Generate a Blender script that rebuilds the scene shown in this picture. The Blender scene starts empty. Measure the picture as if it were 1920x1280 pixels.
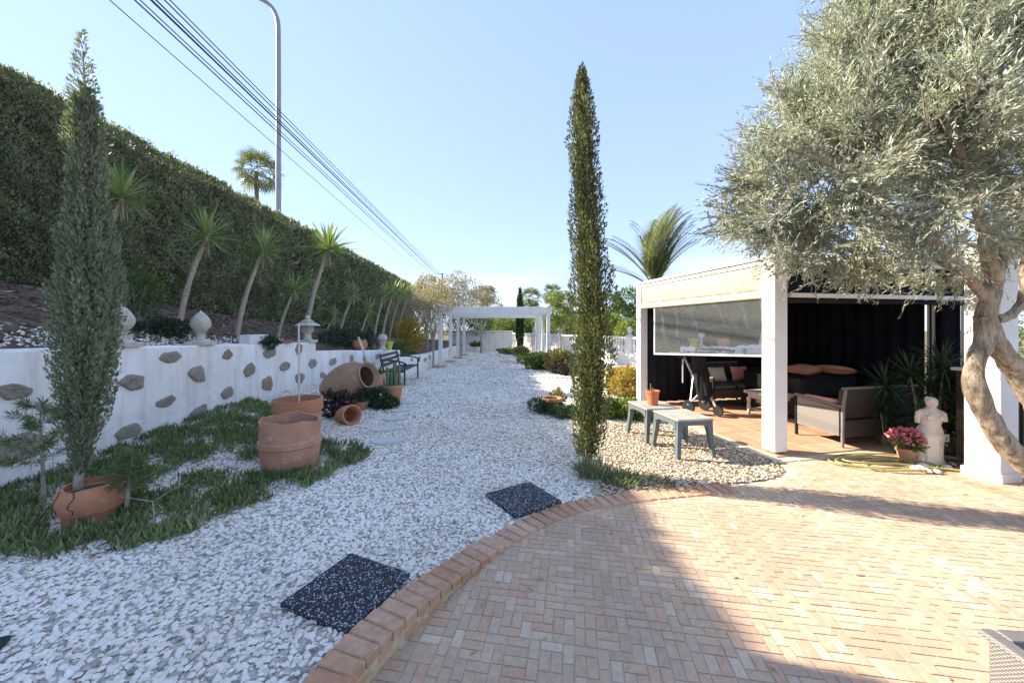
import bpy, math, random
import numpy as np
from mathutils import Vector, Matrix
R = math.radians
random.seed(7); rng = np.random.default_rng(11)
scene = bpy.context.scene
col = scene.collection

# ------------------------------------------------------------------ camera
CAM_Z, FPX, HZ = 1.6, 700.0, 612.0          # eye height (m), focal length and horizon row for a 1920x1280 frame
cd = bpy.data.cameras.new('camera'); cam = bpy.data.objects.new('camera', cd); col.objects.link(cam)
cam.location = (0, 0, CAM_Z); cam.rotation_euler = (R(90), 0, 0)
cd.sensor_width = 36; cd.lens = 36*FPX/1920; cd.shift_y = -(640-HZ)/1920
cd.clip_start = 0.05; cd.clip_end = 3000
scene.camera = cam
# ------------------------------------------------------------------ sky, sun, exposure
SUN_EL, SUN_DIR = R(31), (-0.961, 0.278)
SUN_AZ = math.atan2(SUN_DIR[0], SUN_DIR[1])
w = bpy.data.worlds.new('World'); scene.world = w; w.use_nodes = True
nt = w.node_tree; bg = nt.nodes['Background']
sky = nt.nodes.new('ShaderNodeTexSky'); sky.sky_type = 'NISHITA'; sky.sun_disc = False
sky.sun_elevation = SUN_EL; sky.sun_rotation = SUN_AZ; sky.air_density = 1.0; sky.dust_density = 0.05; sky.ozone_density = 2.2
# thin clouds low in the sky, all round
tc = nt.nodes.new('ShaderNodeTexCoord'); sep = nt.nodes.new('ShaderNodeSeparateXYZ'); nt.links.new(tc.outputs['Generated'], sep.inputs[0])
mp = nt.nodes.new('ShaderNodeMapping'); mp.inputs['Scale'].default_value = (1.6, 1.6, 9); mp.inputs['Location'].default_value = (3.1, 1.7, .4)
nt.links.new(tc.outputs['Generated'], mp.inputs[0])
ns = nt.nodes.new('ShaderNodeTexNoise'); ns.inputs['Scale'].default_value = 1.5; ns.inputs['Detail'].default_value = 7; ns.inputs['Roughness'].default_value = .55
nt.links.new(mp.outputs[0], ns.inputs['Vector'])
r1 = nt.nodes.new('ShaderNodeMapRange'); r1.inputs[1].default_value = .50; r1.inputs[2].default_value = .78; nt.links.new(ns.outputs['Fac'], r1.inputs[0])
r2 = nt.nodes.new('ShaderNodeMapRange'); r2.inputs[1].default_value = .26; r2.inputs[2].default_value = .06; r2.interpolation_type = 'SMOOTHSTEP'; nt.links.new(sep.outputs['Z'], r2.inputs[0])
mu = nt.nodes.new('ShaderNodeMath'); mu.operation = 'MULTIPLY'; nt.links.new(r1.outputs[0], mu.inputs[0]); nt.links.new(r2.outputs[0], mu.inputs[1])
mx = nt.nodes.new('ShaderNodeMixRGB'); nt.links.new(mu.outputs[0], mx.inputs[0]); gm = nt.nodes.new('ShaderNodeGamma'); gm.inputs[1].default_value = .36; nt.links.new(sky.outputs[0], gm.inputs[0])
tn = nt.nodes.new('ShaderNodeMixRGB'); tn.blend_type = 'MULTIPLY'; tn.inputs[0].default_value = 1; tn.inputs[2].default_value = (.66, .765, 1.02, 1); nt.links.new(gm.outputs[0], tn.inputs[1])
nt.links.new(tn.outputs[0], mx.inputs[1]); mx.inputs[2].default_value = (1.75, 1.78, 1.82, 1)
nt.links.new(mx.outputs[0], bg.inputs['Color']); bg.inputs['Strength'].default_value = 0.15
sd = bpy.data.lights.new('sun', 'SUN'); sd.energy = 2.5; sd.angle = R(.5); sd.color = (1, .90, .74)
so = bpy.data.objects.new('sun', sd); col.objects.link(so)
tosun = Vector((SUN_DIR[0]*math.cos(SUN_EL), SUN_DIR[1]*math.cos(SUN_EL), math.sin(SUN_EL)))
so.rotation_euler = tosun.to_track_quat('Z', 'Y').to_euler(); so.location = (-20, 6, 20)
scene.view_settings.view_transform = 'Standard'; scene.view_settings.look = 'None'
scene.view_settings.exposure = 2.42; scene.view_settings.gamma = 1.0
scene.cycles.max_bounces = 8; scene.cycles.transparent_max_bounces = 12

# ------------------------------------------------------------------ helpers
def at(px, py, d):                       # point seen at a photo pixel, d metres deep
    return Vector(((px-960)/FPX*d, d, CAM_Z-(py-HZ)/FPX*d))
def gp(px, py, z=0.0):                   # the same on a level plane
    d = FPX*(CAM_Z-z)/(py-HZ); return Vector(((px-960)/FPX*d, d, z))

class MB:
    def __init__(s): s.v = []; s.f = []
    def add(s, vs, fs):
        o = len(s.v); s.v += [tuple(v) for v in vs]; s.f += [tuple(i+o for i in f) for f in fs]; return s
    def box(s, c, size, rz=0, rx=0, ry=0, bevel=0):
        m = Matrix.Translation(c) @ Matrix.Rotation(rz, 4, 'Z') @ Matrix.Rotation(ry, 4, 'Y') @ Matrix.Rotation(rx, 4, 'X')
        x, y, z = (k/2 for k in size)
        if not bevel:
            vs = [m @ Vector((i*x, j*y, k*z)) for k in (-1, 1) for i, j in ((-1, -1), (1, -1), (1, 1), (-1, 1))]
            return s.add(vs, [(3, 2, 1, 0), (4, 5, 6, 7), (0, 1, 5, 4), (1, 2, 6, 5), (2, 3, 7, 6), (3, 0, 4, 7)])
        b = min(bevel, x*.98, y*.98, z*.98); vs = []
        for k, ins in ((-z, b), (-z+b, 0), (z-b, 0), (z, b)):
            X, Y = x-ins, y-ins; c2 = b*.7
            for i, j in ((-X+c2, -Y), (X-c2, -Y), (X, -Y+c2), (X, Y-c2), (X-c2, Y), (-X+c2, Y), (-X, Y-c2), (-X, -Y+c2)):
                vs.append(m @ Vector((i, j, k)))
        fs = [tuple(range(7, -1, -1)), tuple(range(24, 32))]
        for l in range(3):
            for i in range(8):
                a = l*8+i; q = l*8+(i+1) % 8; fs.append((a, q, q+8, a+8))
        return s.add(vs, fs)
    def tube(s, pts, rad, n=8, cap=True):
        pts = [Vector(p) for p in pts]; k = len(pts)
        rad = [rad]*k if not hasattr(rad, '__len__') else (rad if len(rad) == k else list(np.interp(np.linspace(0, 1, k), np.linspace(0, 1, len(rad)), rad)))
        vs = []; ref = None
        for i, p in enumerate(pts):
            t = (pts[min(i+1, k-1)]-pts[max(i-1, 0)]).normalized()
            if ref is None: ref = Vector((0, 0, 1)) if abs(t.z) < .9 else Vector((1, 0, 0))
            u = t.cross(ref).normalized(); v = u.cross(t).normalized(); ref = v
            for j in range(n):
                a = 2*math.pi*j/n; vs.append(p+(u*math.cos(a)+v*math.sin(a))*rad[i])
        fs = [(i*n+j, i*n+(j+1) % n, (i+1)*n+(j+1) % n, (i+1)*n+j) for i in range(k-1) for j in range(n)]
        if cap: fs += [tuple(range(n-1, -1, -1)), tuple(range((k-1)*n, k*n))]
        return s.add(vs, fs)
    def lathe(s, prof, n=20, m=None, warp=None, cap=True):
        vs = []
        for i, (r, z) in enumerate(prof):
            for j in range(n):
                a = 2*math.pi*j/n; p = Vector((r*math.cos(a), r*math.sin(a), z))
                if warp: p = warp(p, a, i)
                vs.append(m @ p if m else p)
        k = len(prof)
        fs = [(i*n+j, i*n+(j+1) % n, (i+1)*n+(j+1) % n, (i+1)*n+j) for i in range(k-1) for j in range(n)]
        if cap: fs += [tuple(range(n-1, -1, -1)), tuple(range((k-1)*n, k*n))]
        return s.add(vs, fs)
    def loft(s, rings):
        n = len(rings[0]); o = []
        for r in rings: o += r
        k = len(rings)
        fs = [(i*n+j, i*n+(j+1) % n, (i+1)*n+(j+1) % n, (i+1)*n+j) for i in range(k-1) for j in range(n)]
        return s.add(o, fs+[tuple(range(n-1, -1, -1)), tuple(range((k-1)*n, k*n))])
    def mesh(s, name, smooth=False):
        me = bpy.data.meshes.new(name); me.from_pydata(s.v, [], s.f); me.update()
        if smooth:
            me.shade_smooth() if hasattr(me, 'shade_smooth') else me.polygons.foreach_set('use_smooth', [True]*len(me.polygons))
            if smooth != 2: 
                try: me.set_sharp_from_angle(angle=R(40))
                except Exception: pass
        return me
    def build(s, name, mat, parent=None, smooth=False): return link(name, s.mesh(name, smooth), mat, parent)

def link(name, me, mat=None, parent=None, loc=None, rz=0):
    o = bpy.data.objects.new(name, me); col.objects.link(o)
    if mat is not None and me is not None and not len(me.materials): me.materials.append(mat)
    if parent is not None: o.parent = parent
    if loc is not None: o.location = loc
    if rz: o.rotation_euler[2] = rz
    return o
def tag(o, label=None, cat=None, group=None, kind=None):
    if label: o['label'] = label
    if cat: o['category'] = cat
    if group: o['group'] = group
    if kind: o['kind'] = kind
    return o
def thing(name, label, cat, loc=(0, 0, 0), rz=0, group=None):
    o = bpy.data.objects.new(name, None); col.objects.link(o); o.empty_display_size = .1
    o.location = loc; o.rotation_euler[2] = rz
    return tag(o, label, cat, group)
def np_mesh(name, V, F, smooth=False):               # V (n,3), F (m,k) arrays
    me = bpy.data.meshes.new(name); k = F.shape[1]
    me.vertices.add(len(V)); me.vertices.foreach_set('co', V.astype(np.float32).ravel())
    me.loops.add(F.size); me.loops.foreach_set('vertex_index', F.astype(np.int32).ravel())
    me.polygons.add(len(F)); me.polygons.foreach_set('loop_start', np.arange(0, F.size, k, dtype=np.int32))
    me.polygons.foreach_set('loop_total', np.full(len(F), k, dtype=np.int32))
    me.polygons.foreach_set('use_smooth', np.full(len(F), bool(smooth)))
    me.update(calc_edges=True); return me
def unit(a): return a/np.maximum(np.linalg.norm(a, axis=1, keepdims=True), 1e-9)
def leaves(P, D, L, W, mid=.5, fold=.0):              # leaf-sized diamond faces
    n = len(P); D = unit(D); L = np.broadcast_to(L, n)[:, None]; W = np.broadcast_to(W, n)[:, None]
    S = unit(np.cross(D, rng.normal(size=(n, 3))))
    N = np.cross(S, D)
    V = np.stack([P, P+D*L*mid+S*W*.5+N*L*fold, P+D*L, P+D*L*mid-S*W*.5+N*L*fold], 1).reshape(-1, 3)
    return V, np.arange(n*4).reshape(n, 4)
def leafobj(name, parts, mat, parent=None):
    V = np.concatenate([p[0] for p in parts]); off = np.cumsum([0]+[len(p[0]) for p in parts])
    F = np.concatenate([p[1]+o for p, o in zip(parts, off)])
    return link(name, np_mesh(name, V, F), mat, parent)
def snoise(x, y, z=0, s=1.0, seed=0):
    x, y, z = np.asarray(x)*s, np.asarray(y)*s, np.asarray(z)*s
    return (np.sin(x*1.7+y*2.3+seed)+np.sin(y*3.1-z*1.9+seed*2.1)+np.sin(z*2.7+x*2.9+seed*.7)+np.sin((x+y+z)*4.3+seed*1.3)*.6+np.sin((x-y)*5.9+z*5.1+seed)*.4)/4
def rdirs(n): return unit(rng.normal(size=(n, 3)))

# ------------------------------------------------------------------ materials
def nodes(name):
    m = bpy.data.materials.new(name); m.use_nodes = True; t = m.node_tree
    return m, t, t.nodes['Principled BSDF']
def N(t, ty, **k):
    n = t.nodes.new(ty)
    for a, b in k.items():
        if a.startswith('i_'): n.inputs[int(a[2:]) if a[2:].isdigit() else a[2:]].default_value = b
        else: setattr(n, a, b)
    return n
def ramp(t, stops, fac):
    r = N(t, 'ShaderNodeValToRGB'); e = r.color_ramp.elements
    while len(e) < len(stops): e.new(.5)
    for q, (p, c) in zip(e, stops): q.position = p; q.color = (*c, 1)
    t.links.new(fac, r.inputs[0]); return r.outputs[0]
def noise(t, scale, detail=5, rough=.55, coord='Object', vec=None):
    if vec is None:
        c = N(t, 'ShaderNodeTexCoord'); vec = c.outputs[coord]
    n = N(t, 'ShaderNodeTexNoise'); n.inputs['Scale'].default_value = scale; n.inputs['Detail'].default_value = detail; n.inputs['Roughness'].default_value = rough
    t.links.new(vec, n.inputs['Vector']); return n.outputs['Fac']
def bump(t, b, h, strength, dist=.02):
    n = N(t, 'ShaderNodeBump'); n.inputs['Strength'].default_value = strength; n.inputs['Distance'].default_value = dist
    t.links.new(h, n.inputs['Height']); t.links.new(n.outputs[0], b.inputs['Normal'])
def mixc(t, f, a, b, mode='MIX'):
    m = N(t, 'ShaderNodeMixRGB', blend_type=mode)
    for i, q in enumerate((f, a, b)):
        if isinstance(q, (int, float)): m.inputs[i].default_value = q
        elif isinstance(q, tuple): m.inputs[i].default_value = (*q, 1)
        else: t.links.new(q, m.inputs[i])
    return m.outputs[0]
def islandrand(t):                                    # a number per loose piece and per object
    g = N(t, 'ShaderNodeNewGeometry'); o = N(t, 'ShaderNodeObjectInfo')
    a = N(t, 'ShaderNodeMath', operation='ADD'); t.links.new(g.outputs['Random Per Island'], a.inputs[0]); t.links.new(o.outputs['Random'], a.inputs[1])
    f = N(t, 'ShaderNodeMath', operation='FRACT'); t.links.new(a.outputs[0], f.inputs[0]); return f.outputs[0]
def mat(name, c, c2=None, scale=6, rough=.7, bs=0, bscale=40, bd=.01, metal=0, spec=.4, lo=.35, hi=.65):
    m, t, b = nodes(name); b.inputs['Roughness'].default_value = rough; b.inputs['Metallic'].default_value = metal
    b.inputs['Specular IOR Level'].default_value = spec
    c2 = c2 or tuple(k*.8 for k in c)
    t.links.new(ramp(t, [(lo, c), (hi, c2)], noise(t, scale)), b.inputs['Base Color'])
    if bs: bump(t, b, noise(t, bscale), bs, bd)
    return m
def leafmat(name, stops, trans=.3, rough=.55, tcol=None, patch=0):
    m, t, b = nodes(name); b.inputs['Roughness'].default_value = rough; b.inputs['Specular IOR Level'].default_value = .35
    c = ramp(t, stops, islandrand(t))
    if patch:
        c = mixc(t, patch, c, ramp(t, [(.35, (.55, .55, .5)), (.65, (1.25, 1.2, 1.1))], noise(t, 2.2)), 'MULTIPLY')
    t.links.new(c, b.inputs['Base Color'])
    tr = N(t, 'ShaderNodeBsdfTranslucent'); t.links.new(mixc(t, 1.0, c, tcol or (1.25, 1.3, .7), 'MULTIPLY'), tr.inputs[0])
    ms = N(t, 'ShaderNodeMixShader'); ms.inputs[0].default_value = trans
    t.links.new(b.outputs[0], ms.inputs[1]); t.links.new(tr.outputs[0], ms.inputs[2])
    t.links.new(ms.outputs[0], t.nodes['Material Output'].inputs[0]); return m
def terracotta(name, a, b2, dirt=.5):
    m, t, b = nodes(name); b.inputs['Roughness'].default_value = .85; b.inputs['Specular IOR Level'].default_value = .2
    c = ramp(t, [(.3, a), (.7, b2)], noise(t, 5))
    c = mixc(t, ramp(t, [(.55, (0, 0, 0)), (.72, (dirt,)*3)], noise(t, 9, 8, .7)), c, (.55, .47, .4))
    c = mixc(t, ramp(t, [(.58, (0, 0, 0)), (.75, (.6,)*3)], noise(t, 3.1, 6)), c, (.13, .08, .05))
    t.links.new(c, b.inputs['Base Color']); bump(t, b, noise(t, 60), .4, .006); return m
def brickmat(name, stops, grain=.35, sc=30):
    m, t, b = nodes(name); b.inputs['Roughness'].default_value = .78; b.inputs['Specular IOR Level'].default_value = .25
    c = ramp(t, stops, islandrand(t))
    for e in c.node.color_ramp.elements: pass
    c = mixc(t, grain, c, ramp(t, [(.3, (.55, .5, .48)), (.7, (1.35, 1.3, 1.25))], noise(t, sc, 6, .65, vec=N(t, 'ShaderNodeNewGeometry').outputs['Position'])), 'MULTIPLY')
    c = mixc(t, .5, c, ramp(t, [(.35, (.75, .72, .7)), (.65, (1.12, 1.1, 1.08))], noise(t, 1.3, 4, vec=N(t, 'ShaderNodeNewGeometry').outputs['Position'])), 'MULTIPLY')
    t.links.new(c, b.inputs['Base Color']); bump(t, b, noise(t, 90), .35, .004); return m

M = {}
M['white'] = mat('white_paint', (.78, .77, .74), (.70, .69, .66), 3, .55, .15, 30)
M['plaster'] = mat('white_plaster', (.80, .81, .83), (.70, .71, .73), 1.6, .9, .55, 11, .03, spec=.2)
# rain streaks and soil splash on the plaster
m, t, b = nodes('stained_plaster'); b.inputs['Roughness'].default_value = .9; b.inputs['Specular IOR Level'].default_value = .2
tcn = N(t, 'ShaderNodeTexCoord'); mpn = N(t, 'ShaderNodeMapping'); mpn.inputs['Scale'].default_value = (5, 5, .5); t.links.new(tcn.outputs['Object'], mpn.inputs[0])
c = ramp(t, [(.3, (.89, .87, .83)), (.75, (.80, .78, .74))], noise(t, 1.8))
c = mixc(t, ramp(t, [(.48, (0, 0, 0)), (.75, (.6,)*3)], noise(t, 1.4, 8, .65, vec=mpn.outputs[0])), c, (.52, .49, .42))
t.links.new(c, b.inputs['Base Color']); bump(t, b, noise(t, 9, 6), .6, .03); M['plaster'] = m
M['stone'] = mat('field_stone', (.68, .60, .48), (.40, .34, .27), 18, .9, 1.0, 26, .03, spec=.2)
M['stone_grey'] = mat('grey_field_stone', (.60, .55, .49), (.32, .29, .26), 20, .9, 1.0, 26, .03, spec=.2)
M['stone_brown'] = mat('brown_field_stone', (.64, .53, .38), (.36, .28, .20), 18, .9, 1.0, 26, .03, spec=.2)
M['finial'] = mat('cast_stone', (.66, .62, .52), (.48, .45, .38), 12, .9, .6, 30, .02, spec=.2)
M['soil'] = mat('mulch_soil', (.12, .085, .06), (.26, .20, .15), 5, .95, 1.0, 30, .05, spec=.1)
M['earth'] = mat('dry_earth', (.20, .16, .10), (.12, .12, .06), .4, .95, .5, 5, .1, spec=.1)
M['gravelbed'] = mat('gravel_bed', (.80, .75, .67), (.58, .52, .45), 30, .95, 1.0, 60, .03, spec=.1)
m, t, b = nodes('white_gravel'); b.inputs['Roughness'].default_value = .8; b.inputs['Specular IOR Level'].default_value = .25
c = ramp(t, [(0, (.90, .85, .76)), (.5, (.84, .79, .70)), (.72, (.92, .89, .83)), (.86, (.66, .58, .47)), (.93, (.50, .45, .39)), (.97, (.25, .23, .22)), (1, (.55, .42, .32))], islandrand(t))
t.links.new(mixc(t, .5, c, ramp(t, [(.4, (.86, .83, .78)), (.6, (1.06, 1.06, 1.06))], noise(t, .8, 4)), 'MULTIPLY'), b.inputs['Base Color']); M['pebble'] = m
m, t, b = nodes('tan_gravel'); b.inputs['Roughness'].default_value = .85; b.inputs['Specular IOR Level'].default_value = .2
t.links.new(ramp(t, [(0, (.56, .46, .32)), (.3, (.68, .58, .43)), (.5, (.42, .33, .23)), (.66, (.74, .67, .54)), (.85, (.30, .23, .16)), (1, (.80, .75, .66))], islandrand(t)), b.inputs['Base Color']); M['tan_pebble'] = m
M['tan_bed'] = mat('brown_bed', (.17, .12, .08), (.26, .19, .13), 20, .95, 1.0, 60, .02, spec=.1)
PAV = [(0, (.54, .37, .26)), (.2, (.58, .42, .29)), (.36, (.53, .40, .28)), (.5, (.57, .42, .30)), (.62, (.49, .37, .27)), (.74, (.60, .46, .34)), (.86, (.56, .36, .24)), (.93, (.63, .51, .39)), (1, (.61, .47, .35))]
M['paver'] = brickmat('clay_pavers', PAV)
M['kerbbrick'] = brickmat('kerb_bricks', [(0, (.50, .28, .17)), (.4, (.56, .36, .24)), (.7, (.48, .30, .20)), (1, (.60, .42, .29))], .5, 24)
M['mortar'] = mat('sand_mortar', (.62, .50, .34), (.48, .37, .24), 20, .95, .8, 50, .01, spec=.1)
M['joint'] = mat('paver_joint', (.58, .49, .40), (.44, .36, .30), 9, .95, .4, 60, .005, spec=.1)
M['ftile'] = brickmat('terrace_tile', [(0, (.50, .30, .19)), (.5, (.54, .34, .22)), (1, (.58, .38, .26))], .3, 10)
M['cream_edge'] = mat('cream_edging', (.66, .56, .42), (.56, .47, .35), 8, .85)
M['mat'] = None
m, t, b = nodes('speckled_rubber'); b.inputs['Roughness'].default_value = .85
vo = N(t, 'ShaderNodeTexVoronoi'); vo.inputs['Scale'].default_value = 150; t.links.new(N(t, 'ShaderNodeTexCoord').outputs['Object'], vo.inputs['Vector'])
sp = N(t, 'ShaderNodeSeparateColor'); t.links.new(vo.outputs['Color'], sp.inputs[0])
c = ramp(t, [(.80, (.022, .024, .032)), (.86, (.10, .11, .13)), (.93, (.5, .52, .56))], sp.outputs[0]); t.links.new(c, b.inputs['Base Color'])
bump(t, b, vo.outputs['Distance'], .5, .005); M['mat'] = m
M['slab'] = mat('stepping_slab', (.62, .60, .57), (.50, .49, .47), 6, .9, .5, 40)
M['terra'] = terracotta('terracotta', (.54, .26, .14), (.42, .18, .095), .6)
M['terra_old'] = terracotta('weathered_terracotta', (.54, .30, .20), (.42, .21, .13), 1.0)
M['amphora'] = terracotta('old_clay_jar', (.42, .27, .17), (.32, .20, .13), .6)
M['potsoil'] = mat('potting_soil', (.05, .035, .025), (.09, .065, .045), 20, 1, 1, 40)
M['plastic_pot'] = mat('orange_plastic_pot', (.55, .17, .07), (.50, .15, .06), 3, .45)
M['bark'] = mat('olive_bark', (.50, .41, .31), (.20, .15, .11), 11, .95, 1.0, 22, .08, spec=.15, lo=.38, hi=.60)
m, t, b = nodes('olive_bark'); b.inputs['Roughness'].default_value = .95; b.inputs['Specular IOR Level'].default_value = .15
mpb = N(t, 'ShaderNodeMapping'); mpb.inputs['Scale'].default_value = (26, 26, 7); t.links.new(N(t, 'ShaderNodeTexCoord').outputs['Object'], mpb.inputs[0])
fb_ = noise(t, 1.0, 8, .7, vec=mpb.outputs[0]); c = ramp(t, [(.34, (.13, .10, .075)), (.5, (.40, .33, .25)), (.68, (.58, .51, .41))], fb_)
c = mixc(t, .5, c, ramp(t, [(.35, (.7, .62, .52)), (.65, (1.2, 1.2, 1.18))], noise(t, 4, 4)), 'MULTIPLY'); t.links.new(c, b.inputs['Base Color']); bump(t, b, fb_, 1.0, .035); M['bark'] = m
M['pale_bark'] = mat('pale_bark', (.42, .38, .32), (.27, .23, .19), 14, .95, .8, 30, .02, spec=.15)
M['yucca_bark'] = mat('yucca_bark', (.54, .46, .37), (.36, .29, .22), 24, .95, 1.0, 45, .02, spec=.15)
M['twig'] = mat('grey_twig', (.30, .26, .21), (.20, .17, .13), 10, .95)
M['palm_bark'] = mat('palm_bark', (.26, .20, .14), (.16, .12, .08), 10, .95, 1.0, 20, .05)
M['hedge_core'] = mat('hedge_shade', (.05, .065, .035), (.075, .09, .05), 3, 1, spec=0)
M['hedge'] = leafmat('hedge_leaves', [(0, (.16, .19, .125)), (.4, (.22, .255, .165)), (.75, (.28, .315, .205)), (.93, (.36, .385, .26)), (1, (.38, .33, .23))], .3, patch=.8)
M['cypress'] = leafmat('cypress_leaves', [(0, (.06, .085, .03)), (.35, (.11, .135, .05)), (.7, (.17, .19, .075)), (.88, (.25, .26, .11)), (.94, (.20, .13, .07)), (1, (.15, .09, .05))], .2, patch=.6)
M['cypress_grey'] = leafmat('grey_cypress_leaves', [(0, (.16, .20, .125)), (.5, (.23, .27, .17)), (.85, (.30, .33, .22)), (1, (.36, .38, .27))], .25, patch=.5)
M['olive'] = leafmat('olive_leaves', [(0, (.25, .275, .20)), (.3, (.35, .375, .28)), (.6, (.47, .50, .41)), (.85, (.62, .64, .55)), (1, (.40, .42, .24))], .3, .4, (1.1, 1.1, .75))
M['yucca'] = leafmat('yucca_leaves', [(0, (.17, .25, .08)), (.6, (.25, .34, .12)), (1, (.34, .41, .17))], .25, .4)
M['iceplant'] = leafmat('ice_plant_leaves', [(0, (.11, .165, .07)), (.5, (.165, .23, .095)), (.85, (.25, .31, .14)), (.95, (.36, .35, .17)), (1, (.34, .20, .12))], .15, .4, patch=.6)
M['dark_green'] = leafmat('dark_green_leaves', [(0, (.02, .045, .022)), (.6, (.035, .07, .03)), (1, (.06, .10, .04))], .15, .45)
M['green'] = leafmat('green_leaves', [(0, (.06, .11, .03)), (.6, (.10, .16, .045)), (1, (.16, .22, .07))], .3)
M['lime'] = leafmat('lime_leaves', [(0, (.14, .19, .045)), (.6, (.22, .27, .07)), (1, (.32, .35, .11))], .35)
M['yellow'] = leafmat('yellow_leaves', [(0, (.30, .28, .06)), (.5, (.46, .37, .09)), (1, (.50, .30, .10))], .3)
M['brownleaf'] = leafmat('dry_brown_leaves', [(0, (.30, .24, .16)), (.5, (.42, .35, .25)), (.85, (.34, .33, .19)), (1, (.54, .46, .34))], .3)
M['rust'] = leafmat('russet_leaves', [(0, (.20, .13, .06)), (.4, (.17, .19, .07)), (.8, (.26, .25, .10)), (1, (.34, .19, .09))], .2)
M['black_succ'] = leafmat('dark_purple_leaves', [(0, (.03, .02, .025)), (.6, (.06, .035, .04)), (1, (.08, .07, .05))], .1)
M['pink'] = leafmat('pink_petals', [(0, (.62, .10, .16)), (.6, (.75, .25, .32)), (1, (.85, .6, .62))], .3, .5, (1, .8, .8))
M['palm'] = leafmat('palm_leaves', [(0, (.11, .14, .05)), (.6, (.18, .21, .08)), (1, (.28, .28, .13))], .25)
M['cactus'] = mat('cactus_skin', (.10, .17, .08), (.15, .21, .10), 14, .6)
M['steel'] = mat('galvanised_steel', (.34, .35, .36), (.28, .29, .30), 2, .45, metal=.3)
M['cable'] = mat('black_cable', (.03, .03, .035), (.04, .04, .045), 2, .6)
M['dark_metal'] = mat('dark_green_metal', (.025, .04, .045), (.04, .055, .06), 10, .5)
M['table_plastic'] = mat('grey_green_plastic', (.13, .16, .165), (.10, .13, .135), 4, .5)
M['table_top'] = mat('faded_table_top', (.36, .345, .30), (.28, .27, .24), 6, .6)
M['canvas'] = mat('cream_canvas', (.46, .40, .30), (.41, .36, .27), 5, .9, .3, 12, .02, spec=.1)
M['navy'] = mat('navy_curtain', (.012, .014, .022), (.02, .022, .03), 3, .9, spec=.1)
M['black'] = mat('black_fabric', (.012, .012, .014), (.02, .02, .022), 6, .8, spec=.2)
M['black_plastic'] = mat('black_plastic', (.015, .015, .017), (.025, .025, .028), 6, .4)
M['silver'] = mat('silver_tube', (.62, .62, .63), (.55, .55, .56), 3, .35, metal=.4)
M['whitewash'] = mat('whitewashed_wood', (.70, .66, .60), (.55, .50, .44), 10, .8, .3, 20)
M['beige_cush'] = mat('beige_cushion', (.62, .56, .45), (.55, .49, .39), 8, .9)
M['pink_cush'] = mat('pink_cushion', (.62, .22, .22), (.70, .38, .35), 6, .9)
M['seat_cush'] = mat('dark_teal_cushion', (.05, .075, .07), (.07, .09, .085), 8, .9)
M['statue'] = mat('weathered_marble', (.80, .75, .67), (.62, .56, .48), 9, .8, .6, 22, .02)
M['hose'] = mat('yellow_hose', (.42, .40, .13), (.36, .34, .12), 5, .5)
M['white_stone'] = mat('white_pebbles', (.75, .72, .66), (.60, .56, .50), 12, .8)
M['cabinet'] = mat('dark_brown_boards', (.04, .028, .02), (.065, .045, .032), 5, .6)
M['lime_vase'] = mat('lime_glazed_clay', (.60, .62, .12), (.52, .55, .10), 4, .4)
M['greenmat'] = mat('dark_green_mat', (.01, .035, .03), (.02, .05, .04), 30, .9, .6, 80)
M['house'] = mat('cream_render', (.66, .60, .50), (.58, .53, .44), .6, .9)
M['rooftile'] = mat('roof_tile', (.42, .22, .13), (.34, .17, .10), 2, .9)
M['pane'] = mat('dark_pane', (.03, .035, .04), (.04, .045, .05), 2, .1)
def weave(name, a, b2, s=70):
    m, t, b = nodes(name); b.inputs['Roughness'].default_value = .6
    tcn = N(t, 'ShaderNodeTexCoord'); w1 = N(t, 'ShaderNodeTexWave', bands_direction='Z'); w2 = N(t, 'ShaderNodeTexWave', bands_direction='DIAGONAL')
    for q, k in ((w1, s*.45), (w2, s*.6)): q.inputs['Scale'].default_value = k; q.inputs['Distortion'].default_value = .6; t.links.new(tcn.outputs['Object'], q.inputs['Vector'])
    h = N(t, 'ShaderNodeMath', operation='MULTIPLY'); t.links.new(w1.outputs['Fac'], h.inputs[0]); t.links.new(w2.outputs['Fac'], h.inputs[1])
    t.links.new(ramp(t, [(.05, b2), (.6, a)], h.outputs[0]), b.inputs['Base Color']); bump(t, b, h.outputs[0], .8, .006); return m
M['rattan'] = weave('dark_rattan', (.085, .065, .05), (.03, .022, .018))
M['rattan_grey'] = weave('grey_rattan', (.40, .37, .34), (.15, .135, .125))
def stripes(name, cols, s):
    m, t, b = nodes(name); b.inputs['Roughness'].default_value = .9
    wv = N(t, 'ShaderNodeTexWave', bands_direction='X'); wv.inputs['Scale'].default_value = s; wv.inputs['Distortion'].default_value = 1.2
    t.links.new(N(t, 'ShaderNodeTexCoord').outputs['Object'], wv.inputs['Vector']); t.links.new(ramp(t, cols, wv.outputs['Fac']), b.inputs['Base Color']); return m
M['stripe'] = stripes('striped_cushion', [(0, (.50, .16, .08)), (.35, (.66, .36, .18)), (.6, (.70, .52, .34)), (1, (.55, .22, .10))], 5)
M['patterned'] = stripes('patterned_cushion', [(0, (.28, .10, .06)), (.3, (.60, .30, .18)), (.55, (.70, .56, .36)), (.8, (.36, .22, .12)), (1, (.62, .2, .14))], 9)
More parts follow.
